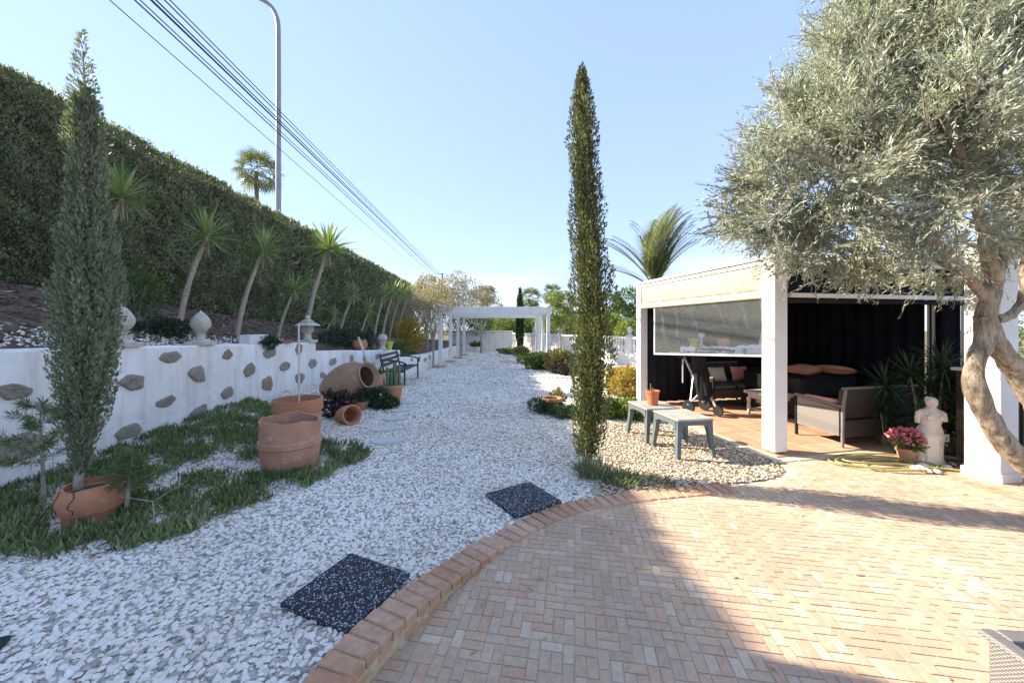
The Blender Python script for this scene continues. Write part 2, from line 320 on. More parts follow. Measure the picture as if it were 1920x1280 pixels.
# clear roll-down plastic sheet: mostly see-through, glossy, slightly milky
m, t, b = nodes('clear_plastic_sheet'); t.nodes.remove(b)
g = N(t, 'ShaderNodeBsdfGlossy'); g.inputs['Roughness'].default_value = .015; g.inputs[0].default_value = (1, 1, 1, 1)
tp = N(t, 'ShaderNodeBsdfTransparent'); tp.inputs[0].default_value = (.9, .92, .92, 1); df = N(t, 'ShaderNodeBsdfTranslucent'); df.inputs[0].default_value = (.8, .82, .82, 1)
dd = N(t, 'ShaderNodeBsdfDiffuse'); dd.inputs[0].default_value = (.8, .82, .82, 1)
m0 = N(t, 'ShaderNodeMixShader'); m0.inputs[0].default_value = .5; t.links.new(df.outputs[0], m0.inputs[1]); t.links.new(dd.outputs[0], m0.inputs[2])
m1 = N(t, 'ShaderNodeMixShader'); m1.inputs[0].default_value = .20; t.links.new(tp.outputs[0], m1.inputs[1]); t.links.new(m0.outputs[0], m1.inputs[2])
m2 = N(t, 'ShaderNodeMixShader'); m2.inputs[0].default_value = .55; t.links.new(m1.outputs[0], m2.inputs[1]); t.links.new(g.outputs[0], m2.inputs[2])
bn = N(t, 'ShaderNodeBump'); bn.inputs['Strength'].default_value = .12; bn.inputs['Distance'].default_value = .02; t.links.new(noise(t, 2.5, 2), bn.inputs['Height']); t.links.new(bn.outputs[0], g.inputs['Normal'])
t.links.new(m2.outputs[0], t.nodes['Material Output'].inputs[0]); M['pvc'] = m
# ------------------------------------------------------------------ ground, terrace, kerb
def sm(x): x = np.clip(x, 0, 1); return x*x*(3-2*x)
KERB = [(-.95, .3), (-.94, .9), (-.92, 1.25), (-.88, 1.54), (-.795, 1.824), (-.621, 2.174), (-.398, 2.532), (-.24, 2.76), (0, 3.03), (.434, 3.37), (.968, 3.567), (1.526, 3.684), (2.1, 3.78), (2.7, 3.9), (3.0, 4.08), (3.12, 4.4)]
def chaikin(p, it=2):
    for _ in range(it):
        q = [p[0]]
        for a, b in zip(p[:-1], p[1:]):
            q += [(a[0]*.75+b[0]*.25, a[1]*.75+b[1]*.25), (a[0]*.25+b[0]*.75, a[1]*.25+b[1]*.75)]
        p = q+[p[-1]]
    return p
KC = chaikin(KERB)
POLY = np.array([(-.95, -3.0)]+KC+[(3.16, 4.66), (8.5, 5.75), (8.5, -3.0)])
def inpoly(x, y, poly=POLY):
    x, y = np.asarray(x, float), np.asarray(y, float); c = np.zeros(x.shape, bool); n = len(poly)
    for i in range(n):
        x1, y1 = poly[i]; x2, y2 = poly[i-1]
        k = ((y1 > y) != (y2 > y)) & (x < (x2-x1)*(y-y1)/((y2-y1) if y2 != y1 else 1e-9)+x1); c ^= k
    return c
def gz0(x, y):
    x, y = np.asarray(x, float), np.asarray(y, float)
    z = .10*sm(1-(y-1.6)/1.3)*sm((.6-x)/.5)+.2*sm((-2.5-x)/2.2)*sm((y-3.4)/3)*(1-sm((y-9)/3))-.012*np.maximum(0, y-8)
    return z+.008*snoise(x, y, 0, 2.1)
def gz(x, y): return np.where(inpoly(x, y), -.07, gz0(x, y))
def g1(x, y): return float(gz0(x, y))
def sheet(name, xs, ys, zf, m, label=None, cat=None, kind='structure'):
    X, Y = np.meshgrid(xs, ys); Z = zf(X, Y); nx = len(xs); V = np.stack([X, Y, Z], -1).reshape(-1, 3)
    i = np.arange(len(V)).reshape(X.shape); F = np.stack([i[:-1, :-1], i[:-1, 1:], i[1:, 1:], i[1:, :-1]], -1).reshape(-1, 4)
    o = link(name, np_mesh(name, V, F, True), m); tag(o, label, cat, None, kind); return o
def wallx(y):                                             # the line of the retaining wall's face
    return np.interp(y, [-5, 9.2, 12.4, 15, 40], [-4.93, -4.84, -3.72, -3.35, -3.6])
def wtop(y): return np.interp(y, [-5, 0, 9.19, 9.21, 12.39, 12.41, 15, 30], [1.64, 1.64, 1.21, 1.01, .82, .56, .47, .3])
def hedgex(y): return -7.4-.064*np.asarray(y, float)
def hedgeb(y): return np.maximum(.5, 2.35-.07*(np.asarray(y, float)-5))
def bz(x, y):
    xw, xh = wallx(y), hedgex(y); f = np.clip((xw-.2-x)/(xw-.2-xh), 0, 1)
    return (wtop(y)-.10)*(1-f)+hedgeb(y)*f+.03*snoise(x, y, 0, 2.3)

GY = np.concatenate([np.arange(-400, -20, 40), np.arange(-20, 60, 2), np.arange(60, 1500, 60)]).astype(float)
GX = np.concatenate([np.arange(-1500, -60, 120), np.arange(-60, 60, 2.5), np.arange(60, 1500, 120)]).astype(float)
sheet('ground', GX, GY, lambda x, y: -.35-.03*np.clip(y-10, 0, 400)-.6*sm((x-2)/12)*sm((y-8)/8), M['earth'], 'dry earth ground reaching to the horizon behind the garden', 'ground')
sheet('gravel_path', np.arange(-5.1, 8.01, .09), np.concatenate([np.arange(-1, 10, .09), np.arange(10, 30, .3)]), gz, M['gravelbed'], 'white gravel path running from the terrace to the far pergola', 'path')

# loose gravel: real stones
def istan(x, y): return (x > 1.05+.16*snoise(x, y, 0, 4.3)-.25*sm((4.6-y)/1.2)) & (y > 3.2) & (y < 6.25+.15*snoise(x, y, 0, 3.1))
def pebbles(n, y0, y1, r, ico, tan):
    yy = rng.uniform(y0, y1, n*2); xx = rng.uniform(-1.42*y1-.8, 1.0*y1, n*2)
    wx = wallx(yy)
    ok = (xx > -1.42*yy-.8) & (xx < 1.42*yy+.25) & (xx > wx+.05) & ~inpoly(xx, yy) & (xx < 3.3-.2*(yy-4.7)) 
    it = istan(xx, yy); ok &= it if tan else ~it; xx, yy = xx[ok], yy[ok]
    k = len(xx); s = r*rng.uniform(.5, 1.5, k)
    if ico:
        p = (1+5**.5)/2; B = unit(np.array([(-1, p, 0), (1, p, 0), (-1, -p, 0), (1, -p, 0), (0, -1, p), (0, 1, p), (0, -1, -p), (0, 1, -p), (p, 0, -1), (p, 0, 1), (-p, 0, -1), (-p, 0, 1)]))
        F = np.array([(0, 11, 5), (0, 5, 1), (0, 1, 7), (0, 7, 10), (0, 10, 11), (1, 5, 9), (5, 11, 4), (11, 10, 2), (10, 7, 6), (7, 1, 8), (3, 9, 4), (3, 4, 2), (3, 2, 6), (3, 6, 8), (3, 8, 9), (4, 9, 5), (2, 4, 11), (6, 2, 10), (8, 6, 7), (9, 8, 1)])
    else:
        B = np.array([(1, 0, 0), (0, 1, 0), (-1, 0, 0), (0, -1, 0), (0, 0, 1), (0, 0, -1.)]); F = np.array([(0, 1, 4), (1, 2, 4), (2, 3, 4), (3, 0, 4), (1, 0, 5), (2, 1, 5), (3, 2, 5), (0, 3, 5)])
    V = B[None]*rng.uniform(.8, 1.2, (k, len(B), 1))*np.stack([s*rng.uniform(.9, 1.5, k), s, s*rng.uniform(.35, .6, k)], 1)[:, None]
    a = rng.uniform(0, 6.28, k); tl = rng.uniform(-.5, .5, k)
    x, y, z = V[..., 0], V[..., 1], V[..., 2]
    x, z = x*np.cos(tl)[:, None]-z*np.sin(tl)[:, None], x*np.sin(tl)[:, None]+z*np.cos(tl)[:, None]
    V = np.stack([x*np.cos(a)[:, None]-y*np.sin(a)[:, None]+xx[:, None], x*np.sin(a)[:, None]+y*np.cos(a)[:, None]+yy[:, None], z+(gz0(xx, yy)+s*rng.uniform(.1, .7, k))[:, None]], -1)
    return V.reshape(-1, 3), (F[None]+np.arange(k)[:, None, None]*len(B)).reshape(-1, 3)
def pebble_area(y0, y1): return (1.42*y1+.8+1.0*y1)*(y1-y0)
Vs, Fs, off = [], [], 0
for y0, y1, r, ico, dens in ((1.3, 2.6, .0115, 1, 3000), (2.6, 4.2, .0115, 1, 2900), (4.2, 6.5, .0135, 0, 2300), (6.5, 10, .017, 0, 1350), (10, 16, .023, 0, 650), (16, 27, .035, 0, 220)):
    V, F = pebbles(int(dens*pebble_area(y0, y1)/2), y0, y1, r, ico, 0); Vs.append(V); Fs.append(F+off); off += len(V)
gr = link('loose_gravel', np_mesh('loose_gravel', np.concatenate(Vs), np.concatenate(Fs), False), M['pebble'])
tag(gr, 'loose white gravel stones spread over the garden path', 'gravel', None, 'stuff')

V, F = pebbles(int(2000*pebble_area(3.4, 6.5)/2), 3.4, 6.5, .0125, 0, 1)
tag(link('tan_gravel', np_mesh('tan_gravel', V, F, False), M['tan_pebble']), 'tan and brown gravel stones under the garden tables', 'gravel', None, 'stuff')
bx_, by_ = np.meshgrid(np.arange(.9, 3.3, .05), np.arange(3.4, 6.5, .05)); sel = istan(bx_, by_) & ~inpoly(bx_, by_) & (bx_ < 3.25-.2*(by_-4.7)); bx_, by_ = bx_[sel], by_[sel]
V = np.stack([np.stack([bx_+i*.026, by_+j*.026, gz0(bx_+i*.026, by_+j*.026)+.004], 1) for i, j in ((-1, -1), (1, -1), (1, 1), (-1, 1))], 1).reshape(-1, 3)
tag(link('brown_soil', np_mesh('brown_soil', V, np.arange(len(V)).reshape(-1, 4)), M['tan_bed']), 'brown soil showing between the tan gravel stones', 'soil', None, 'structure')
# terrace
tb = MB(); n = len(POLY); tb.add([(x, y, -.0045) for x, y in POLY]+[(x, y, -.2) for x, y in POLY], [tuple(range(n))[::-1]]+[(i, (i+1) % n, n+(i+1) % n, n+i) for i in range(n)])
terrace = tb.build('terrace', M['joint']); tag(terrace, 'paved terrace of small clay bricks in the foreground', 'terrace', None, 'structure')
U, ANG = .056, R(-9.5); ca, sa = math.cos(ANG), math.sin(ANG)
bricks = []
def dkerb(x, y): return np.min(np.hypot(KCA[:, 0]-x, KCA[:, 1]-y))
KCA = np.array(chaikin(KERB, 4))
I0, I1, J0, J1 = -60, 190, -30, 140; busy = np.zeros((I1-I0+2, J1-J0+2), bool); rb = random.Random(5)
for j in range(J1-J0):                                  # bricks laid at random along and across
    for i in range(I1-I0):
        if busy[i, j]: continue
        h_ok, v_ok = not busy[i+1, j], not busy[i, j+1]
        if h_ok and v_ok: hor = rb.random() < .6
        elif h_ok or v_ok: hor = h_ok
        else: hor = None
        if hor is None: di = dj = 1
        else: di, dj = (2, 1) if hor else (1, 2)
        busy[i:i+di, j:j+dj] = True
        cx, cy = (I0+i+di/2)*U, (J0+j+dj/2)*U; x, y = cx*ca-cy*sa, cx*sa+cy*ca
        if y < .9 or abs(x) > 1.42*y+.3 or x > 8.4: continue
        bricks.append((x, y, di*U, dj*U))
ba = np.array(bricks); ok = inpoly(ba[:, 0], ba[:, 1]); ba = ba[ok]
dk = np.min(np.hypot(ba[:, 0][:, None]-KCA[None, :, 0], ba[:, 1][:, None]-KCA[None, :, 1]), axis=1)
gzb = (ba[:, 0]-3.31)*-.205+(ba[:, 1]-4.71)*.979      # distance past the summerhouse front
ba = ba[((dk > .10) | (ba[:, 1] > 4.3)) & (gzb < -.17)]
def bverts(lx, ly):
    g = .0016; b = .0018; x, y = lx/2-g, ly/2-g
    return [(-x, -y, -.014), (x, -y, -.014), (x, y, -.014), (-x, y, -.014), (-x+b, -y+b, 0), (x-b, -y+b, 0), (x-b, y-b, 0), (-x+b, y-b, 0)]
BF = [(4, 5, 6, 7), (0, 1, 5, 4), (1, 2, 6, 5), (2, 3, 7, 6), (3, 0, 4, 7)]
bkinds = [(2, 1), (1, 2), (1, 1)]; bmesh_ = [MB().add(bverts(p*U, q*U), BF).mesh('brick') for p, q in bkinds]
def bkind(lx, ly): return 0 if lx > ly*1.5 else 1 if ly > lx*1.5 else 2
px = 960+700*ba[:, 0]/ba[:, 1]; py = HZ+1120/ba[:, 1]
vis = (px > -20) & (px < 1940) & (py < 1300)
order = np.argsort(np.where(vis, ba[:, 1], 1e6)); near = set(order[:300].tolist())
rest = []
for i, (x, y, lx, ly) in enumerate(ba):
    z = random.uniform(-.0012, .0012); tx, ty = random.uniform(-.006, .006), random.uniform(-.006, .006)
    if i in near:
        o = link('brick', bmesh_[bkind(lx, ly)], M['paver'], terrace, (x, y, z)); o.rotation_euler = (tx, ty, ANG)
    else: rest.append((x, y, z, bkind(lx, ly), tx, ty))
A = np.array(rest, float); hz = np.array([bverts(p*U, q*U) for p, q in bkinds])
V = hz[A[:, 3].astype(int)]; V = np.stack([V[..., 0]*ca-V[..., 1]*sa+A[:, 0, None], V[..., 0]*sa+V[..., 1]*ca+A[:, 1, None], V[..., 2]+A[:, 2, None]+V[..., 1]*A[:, 4, None]-V[..., 0]*A[:, 5, None]], -1).reshape(-1, 3)
o = link('paving_bricks', np_mesh('paving_bricks', V, (np.array(BF)[None]+np.arange(len(A))[:, None, None]*8).reshape(-1, 4)), M['paver'], terrace); o['kind'] = 'stuff'

# kerb: mortar body with bricks laid across it, high near the camera, flush farther on
def resample(p, step):
    p = [Vector((*q, 0)) for q in p]; out = [(p[0], (p[1]-p[0]).normalized())]; acc = 0
    for a, b in zip(p[:-1], p[1:]):
        L = (b-a).length; s = step-acc
        while s <= L: out.append((a+(b-a)*(s/L), (b-a).normalized())); s += step
        acc = (acc+L) % step if s-step <= L else acc
        acc = L-(s-step)
    return out
kp = [(p, d) for p, d in resample(KC, .098) if p.x < 2.2]
def kh(y): return .035+.10*float(sm(1-(y-1.6)/1.3))
kb = MB(); tops = []
for p, d in kp:
    nrm = Vector((d.y, -d.x, 0)); h = (kh(p.y) if p.y < 2.80 else .004)-.012
    tops.append([p+nrm*.012+Vector((0, 0, -.15)), p+nrm*.012+Vector((0, 0, h)), p+nrm*.185+Vector((0, 0, h)), p+nrm*.185+Vector((0, 0, -.15))])
kb.loft(tops); kerb = kb.build('kerb', M['mortar']); tag(kerb, 'brick kerb curving between the white gravel and the terrace', 'kerb', None, 'structure')
kmesh = []
for v in range(4):
    q = MB(); q.box((0, 0, 0), (.082, .195, .052), bevel=.006)
    q.v = [(x+random.uniform(-.003, .003), y+random.uniform(-.004, .004), z+random.uniform(-.002, .002)) for x, y, z in q.v]; kmesh.append(q.mesh('brick'))
for i, (p, d) in enumerate(kp):
    nrm = Vector((d.y, -d.x, 0)); h = kh(p.y) if p.y < 2.80 else .012
    c = p+nrm*.098; o = link('brick', random.choice(kmesh), M['kerbbrick'], kerb, (c.x, c.y, h-.026)); o.rotation_euler = (random.uniform(-.02, .02), random.uniform(-.02, .02), math.atan2(d.y, d.x)+random.uniform(-.02, .02))
    if p.y < 2.6 and i % 2 == 0 and h > .06:                # second course on the terrace side
        q = p+nrm*.150+d*.05; o = link('brick', bmesh_low if False else kmesh[i % 4], M['kerbbrick'], kerb, (q.x, q.y, h-.026-.062))
        o.rotation_euler = (0, 0, math.atan2(d.y, d.x)+math.pi/2); o.scale = (.9, .97, .85)

# rubber mats
def rubber_mat(label, c, a, s=.5):
    z = g1(*c)+.022; o = MB().box((0, 0, 0), (s, s, .03), bevel=.004).build('rubber_mat', M['mat']); o.location = (c[0], c[1], z); o.rotation_euler = (0, 0, a)
    tag(o, label, 'mat', 'speckled rubber mats on the gravel'); return o
q = rubber_mat('square black speckled rubber mat nearest the camera beside the raised kerb', (-.93, 2.13), R(-23), .48); q.location.z = .105; q.rotation_euler[1] = R(.5)
q = rubber_mat('square black speckled rubber mat by the flush kerb below the cypress', (.10, 3.42), R(33), .5); q.location.z = .028
o = MB().box((0, 0, 0), (.4, .6, .03), bevel=.006).build('door_mat', M['greenmat']); o.location = (-2.42, 1.42, .125); o.rotation_euler = (0, 0, R(28)); tag(o, 'dark green mat corner at the bottom left edge of the gravel', 'mat')
# stepping slabs
for i, (px_, py_, wd, dp) in enumerate([(728, 825, .50, .30), (720, 803, .46, .28), (742, 783, .42, .3), (752, 768, .42, .3), (765, 753, .4, .3)]):
    p = gp(px_, py_, .03); z = g1(p.x, p.y)
    rg = [[(math.cos(a)*wd/2*random.uniform(.85, 1.08), math.sin(a)*dp/2*random.uniform(.85, 1.08)) for a in np.linspace(0, 6.28, 13)[:-1]]][0]
    q = MB(); q.add([(x, y, 0) for x, y in rg]+[(x, y, .035) for x, y in rg], [tuple(range(12, 24))]+[(k, (k+1) % 12, 12+(k+1) % 12, 12+k) for k in range(12)])
    o = q.build('stepping_stone', M['slab']); o.location = (p.x, p.y, z-.005)
    tag(o, ['pale flat stepping stone closest to the broken pots', 'second pale stepping stone from the broken pots', 'third pale stepping stone along the gravel path', 'fourth pale stepping stone along the gravel path', 'farthest pale stepping stone by the cactus pot'][i], 'stepping stone', 'flat stones sunk in the gravel')

# ------------------------------------------------------------------ bank, retaining wall, hedge
BY = np.concatenate([np.arange(-6, 18, .25), np.arange(18, 40, 1.0)])
fr = np.concatenate([[0], np.linspace(0.02, 1.35, 26)])
X = []; 
for y in BY: xw, xh = wallx(y)-.12, hedgex(y); X.append(xw+(xh-xw)*fr)
X = np.array(X); Y = np.repeat(BY[:, None], len(fr), 1); Z = bz(X, Y)
V = np.stack([X, Y, Z], -1).reshape(-1, 3); i = np.arange(len(V)).reshape(X.shape)
tag(link('bank', np_mesh('bank', V, np.stack([i[:-1, :-1], i[1:, :-1], i[1:, 1:], i[:-1, 1:]], -1).reshape(-1, 4), True), M['soil']), 'sloping mulched bank between the white wall and the hedge', 'bank', None, 'structure')
# bark, litter and white chips on the bank
n = 9000; yy = rng.uniform(2.5, 16, n); ff = rng.uniform(.02, 1, n)**1.2; xx = (wallx(yy)-.2)*(1-ff)+hedgex(yy)*ff
dd_ = rdirs(n); dd_[:, 2] *= .3
o = leafobj('bark_litter', [leaves(np.stack([xx, yy, bz(xx, yy)+.012], 1), dd_, rng.uniform(.04, .12, n), rng.uniform(.015, .04, n))], leafmat('bark_chips', [(0, (.06, .04, .03)), (.5, (.14, .10, .07)), (.85, (.24, .19, .14)), (1, (.42, .38, .33))], .0, .9)); tag(o, 'bark and dry leaf litter scattered over the bank', 'mulch', None, 'stuff')
n = 1700; yy = rng.uniform(2.2, 9.1, n); xx = wallx(yy)-.24-np.abs(rng.normal(0, .22, n)); s = .02
B = np.array([(1, 0, 0), (0, 1, 0), (-1, 0, 0), (0, -1, 0), (0, 0, .7), (0, 0, -.7)]); F = np.array([(0, 1, 4), (1, 2, 4), (2, 3, 4), (3, 0, 4), (1, 0, 5), (2, 1, 5), (3, 2, 5), (0, 3, 5)])
V = B[None]*rng.uniform(.012, .03, (n, 6, 1))+np.stack([xx, yy, bz(xx, yy)+.012], 1)[:, None]
tag(link('wall_top_gravel', np_mesh('wall_top_gravel', V.reshape(-1, 3), (F[None]+np.arange(n)[:, None, None]*6).reshape(-1, 3)), M['pebble']), 'white gravel strewn along the top of the wall', 'gravel', None, 'stuff')

rw = thing('retaining_wall', 'white plastered garden wall studded with stones below the bank', 'wall', (0, 0, 0))
def wallsec(y0, y1, first=False):
    ys = np.linspace(y0, y1, max(3, int((y1-y0)/.25))); a, b = [], []; q = MB(); rings = []
    for y in ys:
        x = float(wallx(y)); tpz = float(np.interp(y, [y0, y1], [wtop(y0+.02), wtop(y1-.02)])); j = .012*math.sin(y*5.1)
        rings.append([(x+.02, y, -.6), (x+j*.6, y, .3), (x+j, y, tpz-.03), (x-.03, y, tpz+j*.5), (x-.21, y, tpz+j*.4), (x-.24, y, tpz-.04), (x-.24, y, -.6)])
    q.loft(rings); return q.build('wall_section', M['plaster'], rw, True)
wallsec(-5, 9.2); wallsec(9.2, 12.4); wallsec(12.4, 24)
SB = MB(); 
def stone_mesh(seed):
    r = random.Random(seed); q = MB(); n = r.choice((5, 6, 7)); rg = []
    cs = [(math.cos(2*math.pi*(i+r.uniform(-.3, .3))/n)*r.uniform(.75, 1.2), math.sin(2*math.pi*(i+r.uniform(-.3, .3))/n)*r.uniform(.75, 1.2)) for i in range(n)]; pts = []
    for i in range(n):                                    # straight-ish broken edges between the corners
        for f in (.14, .5, .86): a, b = cs[i], cs[(i+1) % n]; pts.append((a[0]*(1-f)+b[0]*f+r.uniform(-.05, .05), a[1]*(1-f)+b[1]*f+r.uniform(-.05, .05)))
    n = len(pts)
    for s, zz in ((1.0, -.5), (1.0, .25), (.86, .6), (.55, .8), (.25, .7)):
        rg.append([(zz+r.uniform(-.2, .2)*(zz > .5), pts[i][0]*s, pts[i][1]*s) for i in range(n)])
    q.loft(rg); return q.mesh('stone')
smesh = [[stone_mesh(s+9*k_) for s in range(7)] for k_ in range(3)]
stones = [(30, 732, 72, 46, 9), (318, 670, 38, 25), (425, 663, 22, 24), (505, 660, 26, 22), (246, 716, 46, 38), (368, 702, 34, 34), (467, 692, 24, 27), (534, 686, 19, 19), (310, 753, 35, 24), (425, 735, 26, 24), (500, 720, 21, 26), (372, 777, 34, 36), (463, 758, 30, 20), (238, 811, 50, 28), (561, 656, 14, 26), (562, 708, 17, 22), (38, 838, 96, 60), (533, 744, 26, 22), (587, 731, 15, 14),
  (587, 681, 17, 19), (624, 678, 13, 16), (658, 673, 10, 16), (685, 672, 8, 14), (707, 668, 7, 12), (605, 703, 12, 14), (642, 698, 9, 12), (672, 692, 10, 13), (699, 686, 9, 14), (745, 666, 6, 11), (718, 683, 7, 13), (733, 676, 6, 11), (150, 690, 50, 34), (120, 770, 46, 30),
  (772, 674, 5, 8), (785, 671, 5, 8), (797, 674, 5, 8), (806, 669, 4, 8)]
for i, s in enumerate(stones):
    px_, py_, wp, hp = s[:4]
    lo_, hi_ = 1.0, 30.0
    for _ in range(40):
        md = (lo_+hi_)/2
        if wallx(md) < (px_-960)/FPX*md: lo_ = md
        else: hi_ = md
    d = md; p = at(px_, py_, d)
    sl = float((wallx(d+.05)-wallx(d-.05))/.1); yaw = -math.atan(sl)
    u = px_-960; wy = wp*d/(-u+FPX*sl)                  # width along the wall
    hh = hp*d/FPX
    o = link('stone', smesh[i % 3][random.randrange(7)].copy(), None, rw, (p.x+.004, p.y, p.z), yaw)
    o.data.materials.append(M[('stone', 'stone_grey', 'stone_brown', 'stone')[(i*7) % 4]]); o.scale = (.04, wy*.52, hh*.52); o.rotation_euler[0] = random.choice((0, math.pi))+random.uniform(-.12, .12)

def hedge():
    root = thing('hedge', 'tall clipped dark green hedge along the top of the left bank', 'hedge', (-7.6, 2, 1.5))
    y0, y1, zt, th = -4.0, 36.0, 5.6, 1.0
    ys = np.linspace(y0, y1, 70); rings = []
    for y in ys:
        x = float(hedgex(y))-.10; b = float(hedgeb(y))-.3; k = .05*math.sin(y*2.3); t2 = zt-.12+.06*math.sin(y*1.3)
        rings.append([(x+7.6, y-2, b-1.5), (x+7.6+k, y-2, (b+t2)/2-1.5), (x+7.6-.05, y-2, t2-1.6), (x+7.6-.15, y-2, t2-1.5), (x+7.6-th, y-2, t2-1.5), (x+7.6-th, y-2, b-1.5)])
    MB().loft(rings).build('shade_core', M['hedge_core'], root)  # solid core; its dark colour stands in for shade inside the hedge
    P = []; D = []; L = []
    for (a, b, dens, ln) in ((-4, 2.5, 150, .13), (2.5, 8, 3600, .055), (8, 14, 1700, .075), (14, 36, 300, .17)):
        k = int((b-a)*3.7*dens); y = rng.uniform(a, b, k); hb = hedgeb(y); z = hb+(zt+.10*snoise(y, 0*y, 0, 1.1, 2)-hb)*rng.uniform(0, 1.0, k)
        x = hedgex(y)+.13*snoise(y, z, 0, 1.5)+.06*snoise(y, z, 0, 6.3, 3)+rng.uniform(-.10, .07, k)-.12*sm((z-zt+.3)/.3)
        P.append(np.stack([x, y, z], 1)); d = rng.normal(0, .45, (k, 3))+np.array([.55, -.05, .75]); D.append(d); L.append(rng.uniform(.6, 1.4, k)*ln)
        k = int((b-a)*1.1*dens*.6); y = rng.uniform(a, b, k); x = hedgex(y)-rng.uniform(0, th, k)      # top
        z = zt-.05+.10*snoise(y, 0*y, 0, 1.1, 2)+.06*snoise(x, y, 0, 3.1)+np.maximum(0, rng.normal(0, .045, k)); P.append(np.stack([x, y, z], 1)); D.append(rng.normal(0, .4, (k, 3))+np.array([.2, 0, 1.0])); L.append(rng.uniform(.6, 1.6, k)*ln)
    # loose shoots standing out of the clipped top
    for _ in range(260):
        y = rng.uniform(3, 24); x = float(hedgex(y))-rng.uniform(0, .4); hs_ = rng.uniform(.06, .2); k = 14; f = rng.uniform(0, 1, k); P.append(np.stack([x+rng.normal(0, .015, k), y+rng.normal(0, .015, k), zt-.05+hs_*f], 1)); D.append(rng.normal(0, .35, (k, 3))+np.array([0, 0, 1.])); L.append(rng.uniform(.035, .065, k))
    P = np.concatenate(P)-np.array([-7.6, 2, 1.5]); L = np.concatenate(L)
    leafobj('foliage', [leaves(P, np.concatenate(D), L, L*rng.uniform(.28, .5, len(L)))], M['hedge'], root)
hedge()

print('pebble tris', len(gr.data.polygons), 'bricks', len(ba))
# ------------------------------------------------------------------ plants
def blade(droop, wd=.058):
    q = MB(); vs = []; k = 6
    for i in range(k):
        s = i/(k-1); ww = wd*(.55+1.3*s-1.75*s*s) if s < 1 else 0; ww = max(ww, .002)
        z = -droop*s*s
        vs += [(s, -ww, z+ww*.45), (s, 0, z), (s, ww, z+ww*.45)]
    fs = []
    for i in range(k-1):
        a = i*3; fs += [(a, a+1, a+4, a+3), (a+1, a+2, a+5, a+4)]
    return q.add(vs, fs).mesh('leaf', 2)
blades = [blade(d, .042) for d in (.02, .07, .14)]; dead_blades = [blade(d, .04) for d in (.1, .3)]; thin_blades = [blade(d, .036) for d in (.06, .18, .4)]
for me in dead_blades: me.materials.append(M['brownleaf'])
for me in blades: me.materials.append(M['yucca'])
for me in thin_blades: me.materials.append(M['dark_green'])
def rosette(parent, n, rad, meshes, lo=-35, hi=88, c=(0, 0, 0)):
    for i in range(n):
        az = i*2.39996+random.uniform(-.2, .2); f = (i+.5)/n; el = R(lo+(hi-lo)*f)+random.uniform(-.1, .1)
        o = link('leaf', random.choice(meshes), None, parent, c); o.rotation_euler = (random.uniform(-.3, .3), -el, az)
        s = rad*random.uniform(.82, 1.1)*(1 if el > -.2 else .85); o.scale = (s, s*1.0, s)
YU = [ # base px, depth, crown px/py, crown width px, label
 ((-75, 5.3), (-42, 385), 105, 40, 'yucca at the left edge with only leaf tips in view'),
 ((168, 6.2), (228, 372), 118, 44, 'yucca half hidden behind the thin grey cypress at left'),
 ((335, 7.0), (388, 445), 108, 46, 'leaning yucca with curved trunk above the middle pineapple finial'),
 ((443, 7.8), (493, 472), 96, 44, 'leaning yucca right of the one with the curved trunk'),
 ((520, 8.9), (552, 545), 66, 38, 'short yucca between the tall leaning yuccas'),
 ((572, 10.5), (616, 468), 98, 46, 'tallest yucca rising behind the stone lantern'),
 ((578, 11.6), (590, 548), 56, 28, 'pale yucca half hidden behind the tallest yucca'),
 ((605, 11.5), (627, 594), 44, 30, 'smallest yucca right of the stone lantern'),
 ((633, 12.0), (663, 553), 60, 34, 'yucca between the smallest yucca and the far cluster'),
 ((672, 13.0), (693, 580), 48, 30, 'low yucca in front of the far yucca cluster'),
 ((700, 13.8), (721, 553), 52, 30, 'first yucca of the far cluster of four'),
 ((715, 14.5), (738, 548), 52, 30, 'second yucca of the far cluster of four'),
 ((728, 15.2), (752, 552), 46, 28, 'third yucca of the far cluster of four'),
 ((742, 16.0), (768, 548), 46, 28, 'last yucca of the far cluster next to the brown trees')]
for (bp, d), (cx, cy), wpx, nl, lab in YU:
    bx = (bp-960)/FPX*d; b0 = Vector((bx, d, float(bz(bx, d))-.05)); c = at(cx, cy, d)
    y = thing('yucca', lab, 'yucca', b0, 0, 'yuccas planted along the bank')
    v = c-b0; bow = Vector((v.z*.05, 0, 0)); r = max(.028, wpx*d/FPX*.036)
    pts = [v*s-bow*math.sin(math.pi*s)*(-1 if False else 1)*-.0+Vector((bow.x*math.sin(math.pi*s)*(-.8), 0, 0)) for s in np.linspace(0, 1, 9)]
    MB().tube(pts, [r*(1.35-.5*s)*(1+.06*math.sin(s*23)) for s in np.linspace(0, 1, 9)], 9).build('trunk', M['yucca_bark'], y, True)
    cr = MB().lathe([(r*.8, -.10), (r*1.25, -.02), (r*.9, .06), (r*.2, .12)], 8).build('crown', M['yucca_bark'], y, True); cr.location = v
    rosette(cr, int(nl*random.uniform(1.1, 1.5)), wpx*d/FPX*.58, blades, random.uniform(-50, -25), 85); rosette(cr, random.randint(5, 11), wpx*d/FPX*.45, dead_blades, -85, -50)

